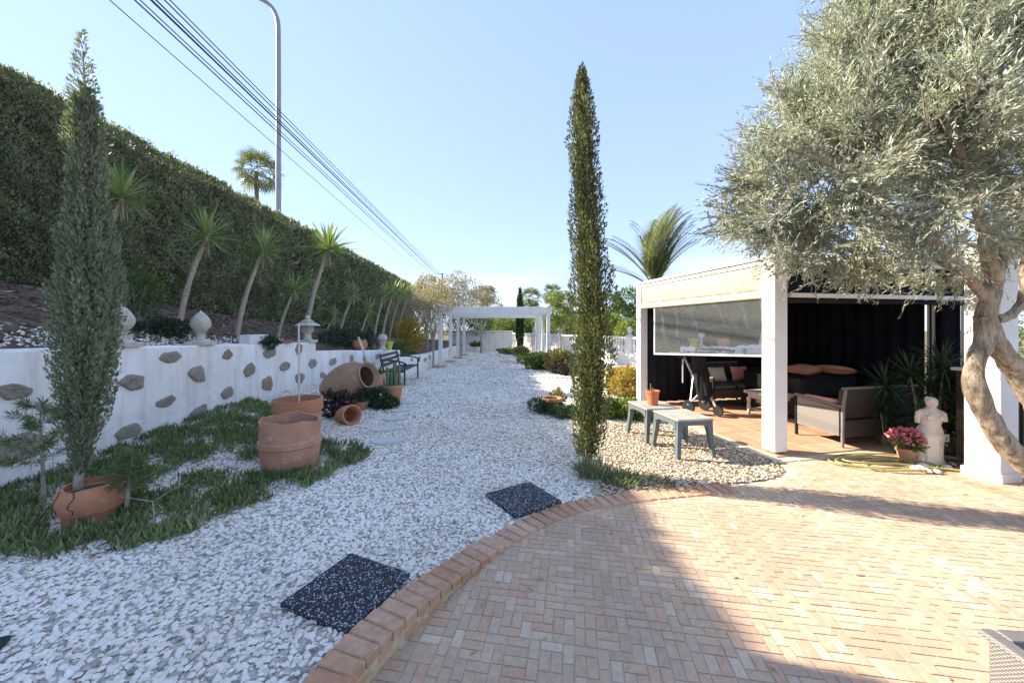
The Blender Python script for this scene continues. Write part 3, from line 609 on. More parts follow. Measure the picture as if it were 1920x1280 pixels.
def lumpy_column(n, z0, z1, rfun, seed, up=1.2, out=.5, L=(.03, .07), wr=.3, thick=.35, cx=None, gap=0):
    z = rng.uniform(z0, z1, int(n*1.6)); a = rng.uniform(0, 6.283, len(z)); rr = rfun(z)
    keep = rng.uniform(0, 1, len(z)) < rr/rr.max()+.12
    z, a, rr = z[keep][:n], a[keep][:n], rr[keep][:n]
    lump = .5+.5*np.clip(snoise(np.cos(a)*1.3, np.sin(a)*1.3, z*1.2, 2.4, seed)*1.5+.5*snoise(np.cos(a)*1.7, np.sin(a)*1.7, z*2.2, 4.7, seed+4), -1, 1)
    if gap:
        k = lump > gap*rng.uniform(0, 1, len(z)); z, a, rr, lump = z[k], a[k], rr[k], lump[k]
    r = rr*(.52+.56*lump)*(1-thick*rng.uniform(0, 1, len(z))**2)
    ox = cx(z) if cx is not None else 0
    P = np.stack([np.cos(a)*r+ox, np.sin(a)*r, z], 1)
    D = np.stack([np.cos(a)*out, np.sin(a)*out, np.full(len(z), up)], 1)+rng.normal(0, .35, (len(z), 3))
    l = rng.uniform(L[0], L[1], len(z)); return leaves(P, D, l, l*wr*rng.uniform(.7, 1.3, len(z)))
# main cypress
cy = thing('cypress_tree', 'tall narrow cypress standing where gravel meets the terrace', 'cypress', (.835, 4.03, 0))
prof = lambda z: np.interp(z, [.1, .35, .6, .9, 1.3, 1.7, 2.3, 3.0, 3.6, 4.0, 4.3, 4.42], [.07, .12, .165, .19, .205, .20, .185, .155, .135, .10, .045, .0])
bend = lambda z: .05*np.sin(z*1.1)-.03
MB().tube([(float(bend(z)), 0, z) for z in np.linspace(-.1, 4.2, 9)], list(np.linspace(.045, .008, 9)), 8).build('trunk', M['bark'], cy, True)
leafobj('crown', [lumpy_column(34000, .2, 4.42, lambda z: prof(z)*(1.22+.12*np.sin(z*5.3)*np.sin(z*2.1)), 3, 1.2, .7, (.02, .05), .36, .6, bend, 1.0), lumpy_column(12000, .22, 4.35, lambda z: prof(z)*.7, 8, 1.2, .3, (.03, .07), .4, .8, bend)], M['cypress'], cy)
# tuft of weeds at its foot
def tuft(name, label, cat, loc, n, rad, h, m, wd=.012, spread=.6, group=None):
    r = rad*np.sqrt(rng.uniform(0, 1, n)); a = rng.uniform(0, 6.283, n); P = np.stack([np.cos(a)*r, np.sin(a)*r, np.zeros(n)], 1)
    D = np.stack([np.cos(a)*spread*r/rad, np.sin(a)*spread*r/rad, np.ones(n)], 1)+rng.normal(0, .3, (n, 3)); D[:, 2] = np.abs(D[:, 2])
    l = h*rng.uniform(.5, 1.1, n); o = leafobj(name, [leaves(P, D, l, wd*rng.uniform(.6, 1.4, n))], m); o.location = loc; return tag(o, label, cat, group)
tuft('weed_tuft', 'fresh green weeds growing around the foot of the tall cypress', 'weeds', (.85, 3.95, 0), 420, .13, .27, M['cypress_grey'], .010, .35)
tuft('weed_tuft', 'low weedy tuft on the gravel right of the cypress foot', 'weeds', (1.12, 3.86, 0), 350, .16, .13, M['iceplant'], .012, .9)
tuft('weed_tuft', 'scrubby dry weeds along the kerb right of the cypress', 'weeds', (1.42, 3.84, 0), 260, .22, .07, M['rust'], .012, 1.2)
# grey cypress on the left
cy = thing('cypress_tree', 'thin hazy grey green cypress in front of the stone studded wall', 'cypress', (-3.53, 3.07, .26))
prof2 = lambda z: np.interp(z, [.1, .35, .65, 1.0, 1.4, 1.85, 2.25, 2.6, 2.95, 3.25, 3.5, 3.75], [.03, .08, .16, .235, .25, .205, .155, .14, .115, .075, .045, .0])
lean = lambda z: -.04+.06*np.sin(z*.9)+.05*(z/3.7)
MB().tube([(float(lean(z)), 0, z) for z in np.linspace(-.08, 3.6, 10)], list(np.linspace(.032, .005, 10)), 8).build('trunk', M['pale_bark'], cy, True)
leafobj('crown', [lumpy_column(30000, .12, 3.2, lambda z: prof2(z)*(.92+.1*np.sin(z*4.1)), 5, 1.2, .5, (.02, .05), .34, .75, lean, .55), lumpy_column(7000, .15, 3.3, lambda z: prof2(z)*.55, 6, 1.2, .4, (.03, .06), .4, .9, lean), lumpy_column(3500, 2.8, 3.77, lambda z: prof2(z)*1.25, 9, 1.0, .9, (.02, .05), .32, .8, lean, 1.3)], M['cypress_grey'], cy)

# olive tree
def limb(pts, r0, r1, n=10, wob=.0):
    return pts, list(np.linspace(r0, r1, len(pts)))
def smooth_pts(p, it=2):
    p = [Vector(q) for q in p]
    for _ in range(it):
        q = [p[0]]
        for a, b in zip(p[:-1], p[1:]): q += [a*.75+b*.25, a*.25+b*.75]
        p = q+[p[-1]]
    return p
ob = Vector((5.05, 3.45, 0))
ol = thing('olive_tree', 'large silvery olive tree with twisting trunks leaning in from the right', 'olive tree', ob)
def oat(px_, py_, d): return at(px_, py_, d)-ob
def knobbly(pts, r0, r1, n=12, seed=1):
    p = smooth_pts(pts, 4); q = MB(); q.tube(p, list(np.linspace(r0, r1, len(p))), n)
    q.v = [(x+r0*(.07*math.sin(z*13+seed+x*17)+.07*math.sin(y*60+z*9+x*31)+.05*math.sin(x*90+y*40+z*7)), y+r0*(.08*math.cos(z*11+y*23+seed)+.07*math.sin(x*71+z*8)), z+.04*r0*math.sin(x*40+seed)) for x, y, z in q.v]; return q
knobbly([Vector((-.02, 0, -.05)), oat(1955, 900, 3.45), oat(1900, 850, 3.4), oat(1862, 800, 3.4), oat(1830, 740, 3.4), oat(1822, 690, 3.4), oat(1848, 640, 3.4), oat(1850, 580, 3.4), oat(1866, 520, 3.38), oat(1872, 460, 3.35)], .085, .058, 22).build('trunk', M['bark'], ol, True)
knobbly([Vector((.10, .1, -.05)), oat(1990, 850, 3.55), oat(1938, 755, 3.5), oat(1895, 680, 3.45), oat(1862, 635, 3.42), oat(1845, 590, 3.4)], .08, .066, 22, 4).build('trunk', M['bark'], ol, True)
limbs = [([(1866, 530, 3.38), (1850, 460, 3.3), (1838, 395, 3.2), (1800, 300, 3.1), (1760, 180, 3.0)], .06, .02), ([(1855, 570, 3.4), (1820, 520, 3.35), (1770, 460, 3.2), (1690, 425, 3.1), (1590, 400, 3.0)], .04, .012),
         ([(1866, 600, 3.4), (1905, 590, 3.4), (1925, 540, 3.45), (1915, 430, 3.5), (1900, 330, 3.5)], .045, .018), ([(1850, 560, 3.4), (1800, 500, 3.6), (1740, 465, 3.9), (1660, 440, 4.1), (1560, 400, 4.2)], .05, .015),
         ([(1838, 400, 3.2), (1760, 330, 3.2), (1660, 260, 3.2), (1590, 180, 3.2)], .035, .012), ([(1820, 520, 3.35), (1760, 490, 3.5), (1700, 480, 3.6), (1620, 490, 3.5), (1540, 480, 3.5)], .03, .01), ([(1872, 470, 3.35), (1880, 380, 3.6), (1840, 250, 3.9), (1780, 120, 4.0)], .06, .02),
         ([(1700, 428, 3.1), (1630, 350, 3.0), (1540, 300, 2.95), (1480, 280, 3.0)], .022, .008), ([(1900, 400, 3.5), (1990, 250, 3.4), (2050, 100, 3.3)], .05, .02), ([(1690, 440, 3.9), (1590, 470, 3.9), (1500, 450, 3.8)], .02, .007)]
for pts, a, b in limbs: knobbly([oat(*p) for p in pts], a, b, 8, a*50).build('branch', M['bark'], ol, True)
blobs = [((1560, 330), 3.5, .96), ((1500, 370), 3.3, .66), ((1470, 400), 3.9, .55), ((1640, 460), 3.4, .40), ((1760, 120), 3.4, 1.10), ((1620, 190), 3.6, .75), ((1880, 330), 3.2, .75), ((1720, 320), 2.9, .75), ((1910, 60), 3.2, 1.0), ((1780, 480), 4.0, .42), ((1530, 470), 3.6, .34), ((2080, 250), 3.4, 1.1), ((1700, -60), 3.5, .8), ((1590, 120), 3.4, .40), ((1650, 50), 3.7, .62), ((1990, 110), 3.7, .95), ((1800, -60), 3.8, .9), ((1850, 200), 3.9, .8), ((1480, 260), 3.6, .42), ((1690, 250), 4.0, .7)]
P, D, L = [], [], []; TW = MB()
for (bx, by), d, r in blobs:
    c = np.array(at(bx, by, d)); k = int(1180*r**2.1)+70; m_ = int(46*r*r)+6
    u = rdirs(m_); sc_ = c+u*(r*rng.uniform(.35, .86, m_)**.6)[:, None]; own = rng.integers(0, m_, k); u = u[own]     # twigs gather in clumps
    s0 = sc_[own]+rng.normal(0, .055, (k, 3))
    td = unit(u*.8+rng.normal(0, .55, (k, 3))+np.array([0, 0, .3])); tl = rng.uniform(.16, .36, k)*(.75+.35*r)
    curve = rng.normal(0, .12, (k, 3))
    nl = 17
    for j in range(nl):
        f = (j+.5)/nl; p = s0+td*(tl*f)[:, None]+curve*(f*f*tl)[:, None]
        side = unit(np.cross(td, rng.normal(size=(k, 3)))); P.append(p); D.append(td*.95+side*.6+rng.normal(0, .12, (k, 3))); L.append(rng.uniform(.035, .065, k)*(1.1-.35*f))
    for i in range(0, k, 3): TW.tube([s0[i]-td[i]*.08, s0[i]+td[i]*tl[i]*.5, s0[i]+td[i]*tl[i]+curve[i]*tl[i]], [.005, .004, .0015], 4, False)
# long water shoots at the outline
for px_, py_, ux in [(1365, 260, -.5), (1375, 330, -.6), (1362, 400, -.7), (1500, 100, -.2), (1545, 60, -.1), (1580, 30, 0), (1450, 150, -.3), (1420, 210, -.5), (1390, 450, -.8), (1610, 20, .1)]:
    tip = np.array(at(px_, py_, 3.5)); td = np.array([ux*.6, 0, 1.0 if ux > -.6 else .5]); td /= np.linalg.norm(td); tl = .5
    f = rng.uniform(0, 1, 46); P.append(tip-td*tl*(1-f)[:, None]); D.append(td*.9+rdirs(46)*.7); L.append(rng.uniform(.03, .055, 46)*(1.15-.5*f)); TW.tube([tip-td*tl, tip], [.005, .0015], 4, False)
P = np.concatenate(P)-np.array(ob); D = np.concatenate(D); L = np.concatenate(L)
TW.v = [tuple(Vector(v)-ob) for v in TW.v]; TW.build('twigs', M['twig'], ol)
leafobj('crown', [leaves(P, D, L, L*rng.uniform(.19, .29, len(L)), .5, .04)], M['olive'], ol)
print('olive leaves', len(P))

# bushes and trees
def shell(c, r, n, L, wr=.5, up=.5, fill=.5):
    u = rdirs(n); q = (fill+(1-fill)*rng.uniform(0, 1, n)**.4)*(1+.16*snoise(u[:, 0], u[:, 1], u[:, 2], 2.6, c[0]*3+c[2])); P = np.array(c)+u*np.array(r)*q[:, None]
    l = L*rng.uniform(.6, 1.4, n); return leaves(P, u+rng.normal(0, .5, (n, 3))+np.array([0, 0, up]), l, l*wr*rng.uniform(.7, 1.3, n), .5, .05)
def bush(name, label, cat, loc, r, n, L, m, wr=.5, group=None, flat=True, lobes=4):
    root = thing(name, label, cat, loc, 0, group); parts = []
    for i in range(lobes):
        a = i*2.4; f = 0 if lobes == 1 else .42
        c = (math.cos(a)*r[0]*f, math.sin(a)*r[1]*f, r[2]*random.uniform(.42, .6)); parts.append(shell(c, (r[0]*.62, r[1]*.62, r[2]*.5), n//lobes, L, wr))
    o = leafobj('foliage', parts, m, root); 
    s = MB()
    for i in range(5): a = i*1.3; s.tube([(0, 0, -.05), (math.cos(a)*r[0]*.3, math.sin(a)*r[1]*.3, r[2]*.4), (math.cos(a)*r[0]*.5, math.sin(a)*r[1]*.5, r[2]*.75)], [.02*r[2]+.004, .012*r[2]+.003, .003], 5)
    s.build('stems', M['twig'], root); return root
def tree(name, label, cat, loc, h, blobs_, n, L, m, bark, tr=.12, wr=.5, group=None, trunks=1):
    root = thing(name, label, cat, loc, 0, group); V = sum(b[3]**2 for b in blobs_)
    leafobj('crown', [shell(b[:3], (b[3], b[3], b[3]*.85), int(n*b[3]**2/V), L, wr, .4, .35) for b in blobs_], m, root)
    for k in range(trunks):
        o = (k-(trunks-1)/2)*tr*1.3; MB().tube([(o, 0, -.3), (o*1.4+tr*.3, 0, h*.4), (o*3.2, 0, h)], [tr, tr*.8, tr*.55], 8).build('trunk', bark, root, True)
    q = MB()
    for b in blobs_: q.tube([(0, 0, h*.85), ((b[0])*.5, b[1]*.5, (h*.8+b[2])/2+.1), b[:3]], [tr*.5, tr*.3, tr*.1], 6)
    q.build('limbs', bark, root, True); return root
def gpt(px_, d): x = (px_-960)/FPX*d; return (x, d, g1(x, d))
# right-hand beds
def rel(px_, py_, d, base): v = at(px_, py_, d); return v-Vector(base)
bush('low_shrub', 'dark green cushion shrub at the right edge of the path', 'shrub', gpt(1022, 6.9), (.34, .26, .24), 2600, .05, M['dark_green'], .3)
bush('low_shrub', 'dark green low shrub merging toward the cypress trunk', 'shrub', gpt(1060, 6.5), (.26, .2, .2), 1600, .05, M['dark_green'], .3)
bush('geranium', 'pale flowering plant in the bed left of the cypress', 'flower', (.90, 7.45, g1(.9, 7.4)), (.16, .16, .3), 500, .06, M['rust'], .6)
bush('golden_shrub', 'yellow orange leaved shrub beside the corner post of the summerhouse', 'shrub', gpt(1172, 8.5), (.42, .35, .62), 3200, .07, M['yellow'], .55)
bush('golden_shrub', 'yellow leaved shrub just behind the cypress on the right bed', 'shrub', gpt(1152, 9.4), (.35, .3, .55), 2000, .07, M['yellow'], .55)
bush('low_shrub', 'lime green leafy plant in front of the golden shrubs', 'shrub', gpt(1168, 6.55), (.33, .25, .30), 1900, .06, M['lime'], .6)
bush('low_shrub', 'mottled green leafy plant behind the left garden table', 'shrub', gpt(1205, 6.4), (.27, .22, .24), 1200, .06, M['green'], .6)
bush('low_shrub', 'dark leafy plant between cypress and lime shrub', 'shrub', gpt(1138, 6.5), (.22, .2, .32), 1000, .06, M['green'], .6)
bush('russet_shrub', 'russet brown shrub left of the cypress near the pergola', 'shrub', gpt(1047, 13.6), (.55, .45, .75), 2000, .12, M['rust'], .5)
bush('low_shrub', 'green shrub at the foot of the front right pergola post', 'shrub', gpt(1010, 14.6), (.6, .5, .5), 1800, .12, M['green'], .5)
bush('low_shrub', 'green ground shrub along the path under the pergola', 'shrub', gpt(998, 17.0), (.7, .8, .45), 1600, .13, M['lime'], .5)
bush('low_shrub', 'dark purple low plants below the russet shrub', 'shrub', gpt(1060, 12.9), (.5, .35, .3), 1000, .1, M['black_succ'], .5)
bush('low_shrub', 'pinkish green plant at the far bend of the path', 'shrub', gpt(976, 22.5), (.5, .5, .5), 900, .15, M['rust'], .5)
bush('low_shrub', 'far green edging plant close to the end wall', 'shrub', gpt(955, 24.5), (.9, .6, .3), 900, .15, M['green'], .5)
# trees beyond the balustrade
BT = [(1150, 22, 2.6, 'lime', .9), (1195, 20, 2.8, 'lime', .9), (1110, 26, 2.9, 'lime', 1.0), (1065, 28, 2.8, 'green', 1.1), (1240, 19, 2.4, 'green', .9), (960, 36, 2.6, 'lime', 1.2), (925, 40, 2.6, 'green', 1.3), (1000, 36, 3.0, 'green', 1.3), (1030, 33, 2.9, 'lime', 1.2)]
BL = ['lime green tree beyond the balustrade right of the cypress', 'lime green tree against the summerhouse corner post', 'pale green tree directly behind the tall cypress', 'mid green tree left of the tall cypress beyond the balustrade', 'green tree hidden mostly behind the summerhouse', 'yellow green tree seen under the pergola beam', 'green tree at the left under the pergola beam', 'green tree behind the dark far cypress', 'pale tree behind the right pergola posts']
for (p, d, h, m, r), lab in zip(BT, BL):
    x = (p-960)/FPX*d; base = -1.1
    bl = [(random.uniform(-r, r)*.8, random.uniform(-r, r)*.6, h*random.uniform(.55, .8)+.8, r*random.uniform(.7, 1)) for _ in range(5)]
    tree('garden_tree', lab, 'tree', (x, d, base), h*.6, bl, 3800, .16, M[m], M['pale_bark'], .09, .5, 'trees beyond the balustrade')
tree('garden_tree', 'darker rounded tree above the lime trees behind the balustrade', 'tree', ((1168-960)/FPX*30, 30, -1.3), 3.0, [(-1.1, 0, 4.6, 1.2), (.6, .3, 4.9, 1.3), (-.2, -.6, 3.6, 1.3), (1.6, 0, 4.0, 1.2)], 5000, .2, M['green'], M['pale_bark'], .14)
tree('garden_tree', 'slim light tree left of the cypress with tall upright branches', 'tree', gpt(1050, 17.5), 1.6, [(-.1, 0, 2.3, .55), (.25, 0, 2.9, .5), (-.25, 0, 3.0, .4), (.3, .2, 2.1, .5), (-.35, 0, 1.9, .35)], 3000, .13, M['lime'], M['pale_bark'], .05, .4)
# brownish trees at the far end of the hedge
x = (812-960)/FPX*15; tree('bare_tree', 'vase shaped bare branched tree on a pale thin trunk before the pergola', 'tree', (x, 15, g1(x, 15)), 1.25, [(math.cos(a)*.5, math.sin(a)*.45, 2.35+.6*random.random(), .42) for a in np.linspace(0, 6.28, 7)[:-1]]+[(0, 0, 3.0, .5), (.3, .2, 3.3, .35)], 2300, .10, M['brownleaf'], M['pale_bark'], .05, .4)
for d, p, bl_, lab, m in [(18.5, 800, [(790, 555, .75), (812, 540, .7), (785, 585, .7), (830, 560, .6), (800, 530, .45)], 'sandy leaved tree at the end of the hedge', 'brownleaf'), (21.5, 862, [(848, 540, .85), (878, 545, .8), (862, 562, .9), (835, 560, .8), (858, 522, .5)], 'brown dry leaved tree behind the left pergola posts', 'brownleaf'), (25, 902, [(905, 560, .8), (922, 575, .8), (885, 566, .9), (902, 548, .6)], 'tawny tree above the pergola beam', 'brownleaf'),
  (20, 772, [(772, 560, .7), (760, 585, .8), (785, 590, .8), (778, 548, .4), (750, 600, .7)], 'tawny tree filling the gap between hedge and pergola', 'brownleaf'), (28.5, 862, [(850, 590, 1.2), (880, 600, 1.1), (865, 615, 1.2), (898, 612, 1.0), (835, 605, 1.2)], 'dark tree under the pergola left of the white chair', 'dark_green'), (31, 800, [(790, 590, 1.5), (815, 575, 1.5), (770, 590, 1.5), (830, 600, 1.4)], 'dark green tree behind the vase shaped tree', 'green'), (33, 905, [(900, 600, 1.2), (925, 600, 1.1), (880, 590, 1.2)], 'mid green tree over the end wall behind the white chair', 'green')]:
    x = (p-960)/FPX*d; z0 = g1(x, d) if d < 27 else -1.2; tree('bare_tree' if m == 'brownleaf' else 'garden_tree', lab, 'tree', (x, d, z0), 1.5, [(*(at(q[0], q[1], d+random.uniform(-.5, .5))-Vector((x, d, z0))), q[2]) for q in bl_], 4200 if m == 'brownleaf' else 6000, .11, M[m], M['pale_bark'], .08, .4)
bush('aloe_clump', 'tawny spiky plant on the bank behind the vase shaped tree', 'shrub', (-4.3, 15.5, .5), (.5, .4, 1.2), 900, .3, M['yellow'], .15)
# far columnar cypress seen through the pergola
x = (975-960)/FPX*24; cy = thing('cypress_tree', 'far dark narrow cypress seen through the pergola', 'cypress', (x, 24, g1(x, 24)))
MB().tube([(0, 0, -.1), (0, 0, 3.8)], [.05, .01], 6).build('trunk', M['bark'], cy, True)
leafobj('crown', [lumpy_column(3500, .3, 4.2, lambda z: np.interp(z, [.2, 1, 3, 4.2], [.12, .24, .22, .02]), 2, 1.3, .5, (.12, .2), .4, .5)], M['dark_green'], cy)

# fan palms
fan = MB()
for k in range(13):
    a = R(-100+200*k/12); fan.add([(0, 0, 0), (.55*math.cos(a-.11), .55*math.sin(a-.11), .03), (math.cos(a), math.sin(a), -.12-.1*abs(math.sin(a))), (.55*math.cos(a+.11), .55*math.sin(a+.11), .03)], [(0, 1, 2, 3)])
fan.tube([(-.9, 0, .12), (0, 0, 0)], .02, 4)
fanme = fan.mesh('frond'); fanme.materials.append(M['palm'])
def fanpalm(lab, px_, py_, d, rad, base, tr=.16):
    c = at(px_, py_, d); b = Vector((c.x, d, base)); root = thing('fan_palm', lab, 'palm', b, 0, 'fan palms on the skyline')
    v = c-b; MB().tube([v*s+Vector((.1*math.sin(s*3), 0, 0)) for s in np.linspace(0, 1, 6)], [tr*(1.2-.4*s) for s in np.linspace(0, 1, 6)], 8).build('trunk', M['palm_bark'], root, True)
    for i in range(34):
        az = i*2.4; el = R(75-135*(i+.5)/34); dr = Vector((math.cos(az)*math.cos(el), math.sin(az)*math.cos(el), math.sin(el)))
        o = link('frond', fanme, None, root, v+Vector((.14, 0, 0))+dr*rad*.55); o.rotation_euler = (random.uniform(-.4, .4), -el+.15, az); s = rad*.5*random.uniform(.85, 1.15); o.scale = (s, s, s)
fanpalm('fan palm rising behind the hedge beside the street lamp', 480, 322, 27, 1.75, 1.0)
fanpalm('small fan palm on the skyline right of the brown trees', 912, 553, 48, 1.5, -1.4)
fanpalm('fan palm on the skyline above the pergola beam', 992, 560, 46, 1.7, -1.4, .2)
fanpalm('fan palm on the skyline left of the tall cypress', 1034, 552, 44, 1.55, -1.4)
# feather palm behind the summerhouse
fe = MB(); spine = [(s, 0, .25*s-.42*s*s) for s in np.linspace(0, 1, 9)]; fe.tube(spine, list(np.linspace(.014, .003, 9)), 5)
for k in range(64):
    s = .12+.87*(k//2)/32; sg = 1 if k % 2 else -1; z = .25*s-.42*s*s; ln = .30*math.sin(math.pi*min(1, s*.85+.12))**.6
    fe.add([(s, 0, z), (s+ln*.42, sg*ln*.38-.008, z+.03), (s+ln*.8, sg*ln*.78, z-.04), (s+ln*.42, sg*ln*.38+.016, z+.03)], [(0, 1, 2, 3)])
feme = fe.mesh('frond'); feme.materials.append(M['palm'])
fp = Vector((5.0, 13.0, -.5)); root = thing('feather_palm', 'feather palm with arching fronds behind the summerhouse roof', 'palm', fp); c = at(1228, 545, 13)-fp
MB().tube([(0, 0, -.3), c*.5, c], [.22, .2, .16], 10).build('trunk', M['palm_bark'], root, True)
for i, (az, el, s) in enumerate([(178, 52, 2.5), (176, 30, 2.3), (165, 62, 2.4), (10, 78, 2.9), (60, 74, 2.7), (340, 74, 2.7), (0, 68, 2.6), (90, 70, 2.4), (270, 72, 2.4), (30, 64, 2.5), (350, 84, 2.9), (20, 88, 2.8), (150, 80, 2.5), (320, 82, 2.8), (45, 86, 2.6), (0, 58, 2.2), (15, 72, 2.7), (335, 62, 2.3)]):
    o = link('frond', feme, None, root, c); o.rotation_euler = (random.uniform(-.3, .3), -R(el), R(az)); o.scale = (s, s, s)

# ice plant carpet in the left bed
BED = np.array([(-5, 2.0), (-3.9, 2.55), (-3.4, 2.52), (-2.77, 2.55), (-2.5, 2.85), (-2.3, 3.3), (-2.05, 3.62), (-1.85, 4.1), (-1.75, 4.6), (-2.1, 5.0), (-2.75, 5.1), (-3.1, 5.7), (-3.6, 6.3), (-4.85, 6.9), (-5, 6.9)])
n = 11000; xx = rng.uniform(-5, -1.7, n); yy = rng.uniform(2, 7, n)
hole = np.exp(-(((xx+3.25)/.55)**2+((yy-4.15)/.45)**2)*1.2); den = .54+.95*snoise(xx, yy, 0, 3.4, 2)-.9*hole
ok = inpoly(xx, yy, BED) & (rng.uniform(0, 1, n) < den) & (xx > -1.42*yy-.3) & (xx > -4.9); xx, yy = xx[ok], yy[ok]; n = len(xx)
P, D, L = [], [], []
for k in range(7):
    d = rng.normal(0, .42, (n, 3)); d[:, 2] = np.abs(d[:, 2])+.75; P.append(np.stack([xx+rng.normal(0, .025, n), yy+rng.normal(0, .025, n), gz0(xx, yy)+rng.uniform(0, .05, n)], 1)); D.append(d); L.append(rng.uniform(.045, .11, n))
P, D, L = np.concatenate(P), np.concatenate(D), np.concatenate(L)
o = leafobj('ice_plant_carpet', [leaves(P, D, L, rng.uniform(.014, .024, len(L)), .4, .04)], M['iceplant']); tag(o, 'green ice plant carpet spreading over the gravel below the wall', 'ground cover', None, 'stuff')
n = 2500; xx = rng.uniform(-5, -1.7, n); yy = rng.uniform(2, 7, n); ok = inpoly(xx, yy, BED); xx, yy = xx[ok], yy[ok]; d = rdirs(len(xx)); d[:, 2] = np.abs(d[:, 2])*.3
o = leafobj('dry_stems', [leaves(np.stack([xx, yy, gz0(xx, yy)+.02], 1), d, .11, .012)], M['rust']); tag(o, 'dry reddish runners lying among the ice plants', 'ground cover', None, 'stuff')
# dark spiky succulents rising against the wall
for i, (px_, py_, d, lab) in enumerate([(213, 862, 4.0, 'small dark rosette plant against the wall behind the buried pot'), (350, 828, 4.9, 'dark spiky plant at the wall foot right of the buried pot'), (262, 858, 4.3, 'grey spiky plant between the wall and the ice plants')]):
    p = at(px_, py_, d); q = thing('succulent_rosette', lab, 'succulent', (p.x, p.y, g1(p.x, p.y)))
    q0 = MB().tube([(0, 0, -.02), (0, 0, .16)], [.012, .01], 6).build('stem', M['twig'], q); rosette(q0, 14, .11, thin_blades, 0, 80, (0, 0, .16))
# feathery sapling and pine seedling
def feathery(name, label, loc, h, n, rad, m, tilt=0, cat='sapling'):
    root = thing(name, label, cat, loc); MB().tube([(0, 0, -.03), (tilt*.4, 0, h*.5), (tilt, 0, h)], [.018, .012, .003], 6).build('stem', M['pale_bark'], root)
    q = MB(); P, D = [], []
    for k in range(16):
        s = .3+.68*k/16; a = k*2.4; b = Vector((tilt*s, 0, h*s)); e = b+Vector((math.cos(a), math.sin(a)*.8, .35))*rad*(1.25-s); q.tube([b, e], [.005, .002], 4, False)
        f = rng.uniform(.1, 1, n//16); P.append(np.array(b)+(np.array(e)-np.array(b))*f[:, None]); D.append(rdirs(n//16)*.8+np.array((e-b).normalized())*.7)
    q.build('branches', M['pale_bark'], root); P = np.concatenate(P); leafobj('needles', [leaves(P, np.concatenate(D), rng.uniform(.05, .1, len(P)), .005)], m, root)
feathery('pine_sapling', 'feathery green sapling with pale stem at the left edge', (-4.2, 3.35, .02), .92, 2400, .42, M['green'], -.04)
feathery('pine_sapling', 'soft pine seedling spilling over the rim of the buried pot', (-3.22, 3.12, .1), .42, 1300, .24, M['green'], .05)
q = MB(); q.tube([gp(290, 990, .02), at(287, 940, 3.0), at(352, 900, 3.0)], [.006, .006, .004], 5).tube([at(287, 940, 3.0), at(225, 930, 3.02)], [.005, .003], 5)
tag(q.build('dry_branch', M['pale_bark']), 'forked dry twig standing in the ice plants by the buried pot', 'branch')
# plants behind the lower wall
for px_, d, r, m, lab in [(622, 10.9, (.5, .35, .45), 'dark_green', 'dark leafy shrub behind the lower wall step'), (650, 11.5, (.5, .4, .5), 'dark_green', 'dark bushy shrub behind the lower wall middle'), (682, 12.2, (.4, .3, .45), 'dark_green', 'dark shrub left of the potted plant on the lower wall'), (745, 13.2, (.45, .4, .55), 'green', 'green shrub behind the lime vase'), (490, 7.4, (.3, .25, .2), 'dark_green', 'low dark plants on the soil behind the white block'), (300, 6.0, (.4, .3, .25), 'dark_green', 'low dark plants between the two pineapple finials'), (255, 6.6, (.35, .35, .8), 'green', 'faint green shrub against the hedge above the first finial')]:
    x = (px_-960)/FPX*d; bush('bank_shrub', lab, 'shrub', (x, d, float(bz(x, d))-.03), r, 1100, .07, M[m], .4)
# ------------------------------------------------------------------ ornaments and pots on and below the wall
def on_wall(px_):                       # spot on the wall top seen at column px
    lo_, hi_ = 1.0, 30.0
    for _ in range(40):
        md = (lo_+hi_)/2
        if wallx(md)-.11 < (px_-960)/FPX*md: lo_ = md
        else: hi_ = md
    y = md; return Vector((float(wallx(y))-.115, y, float(np.interp(y, [-5, 9.2], [wtop(-4.98), wtop(9.18)]) if y < 9.2 else wtop(y))))
def pineapple(px_, lab, s):
    root = thing('pineapple_finial', lab, 'finial', on_wall(px_), 0, 'cast stone finials on the wall')
    MB().box((0, 0, .025*s), (.30*s, .30*s, .06*s), bevel=.008).build('plinth', M['finial'], root)
    MB().lathe([(.13*s, .055*s), (.12*s, .075*s), (.06*s, .10*s), (.05*s, .15*s), (.07*s, .19*s), (.10*s, .20*s)], 16).build('stem', M['finial'], root, True)
    def wp(p, a, i): k = 1+.09*math.sin(a*9+(i % 2)*math.pi)*(1 if 1 < i < 15 else .3); return Vector((p.x*k, p.y*k, p.z))
    MB().lathe([(max(.004, .142*math.sin(math.pi*min(1, f*.93+.10))**.75*(1-.28*f))*s, (.20+.34*f)*s) for f in np.linspace(0, 1, 18)], 54, None, wp).build('fruit', M['finial'], root, True)
pineapple(228, 'cast stone pineapple finial partly hidden by the grey cypress', 1.0); pineapple(377, 'cast stone pineapple finial standing alone on the white wall', 1.02)
p = on_wall(577); root = thing('stone_lantern', 'small grey stone pagoda lantern at the end of the high wall', 'lantern', p)
MB().box((0, 0, .03), (.34, .34, .07), bevel=.01).build('base', M['finial'], root); MB().lathe([(.13, .06), (.09, .10), (.08, .20), (.12, .25), (.17, .27)], 8).build('shaft', M['finial'], root)
MB().lathe([(.15, .27), (.16, .30), (.15, .38), (.11, .40)], 6).build('light_box', M['stone_grey'], root)
MB().lathe([(.12, .40), (.31, .405), (.30, .43), (.16, .49), (.14, .50), (.17, .505), (.09, .55), (.05, .565), (.07, .60), (.03, .66), (.005, .67)], 6).build('roof', M['finial'], root)
p = on_wall(477); o = MB().box((0, 0, .085), (.2, .52, .175), bevel=.006).build('plaster_block', M['white']); o.location = p; tag(o, 'plain white block lying on the wall between finial and lantern', 'block')
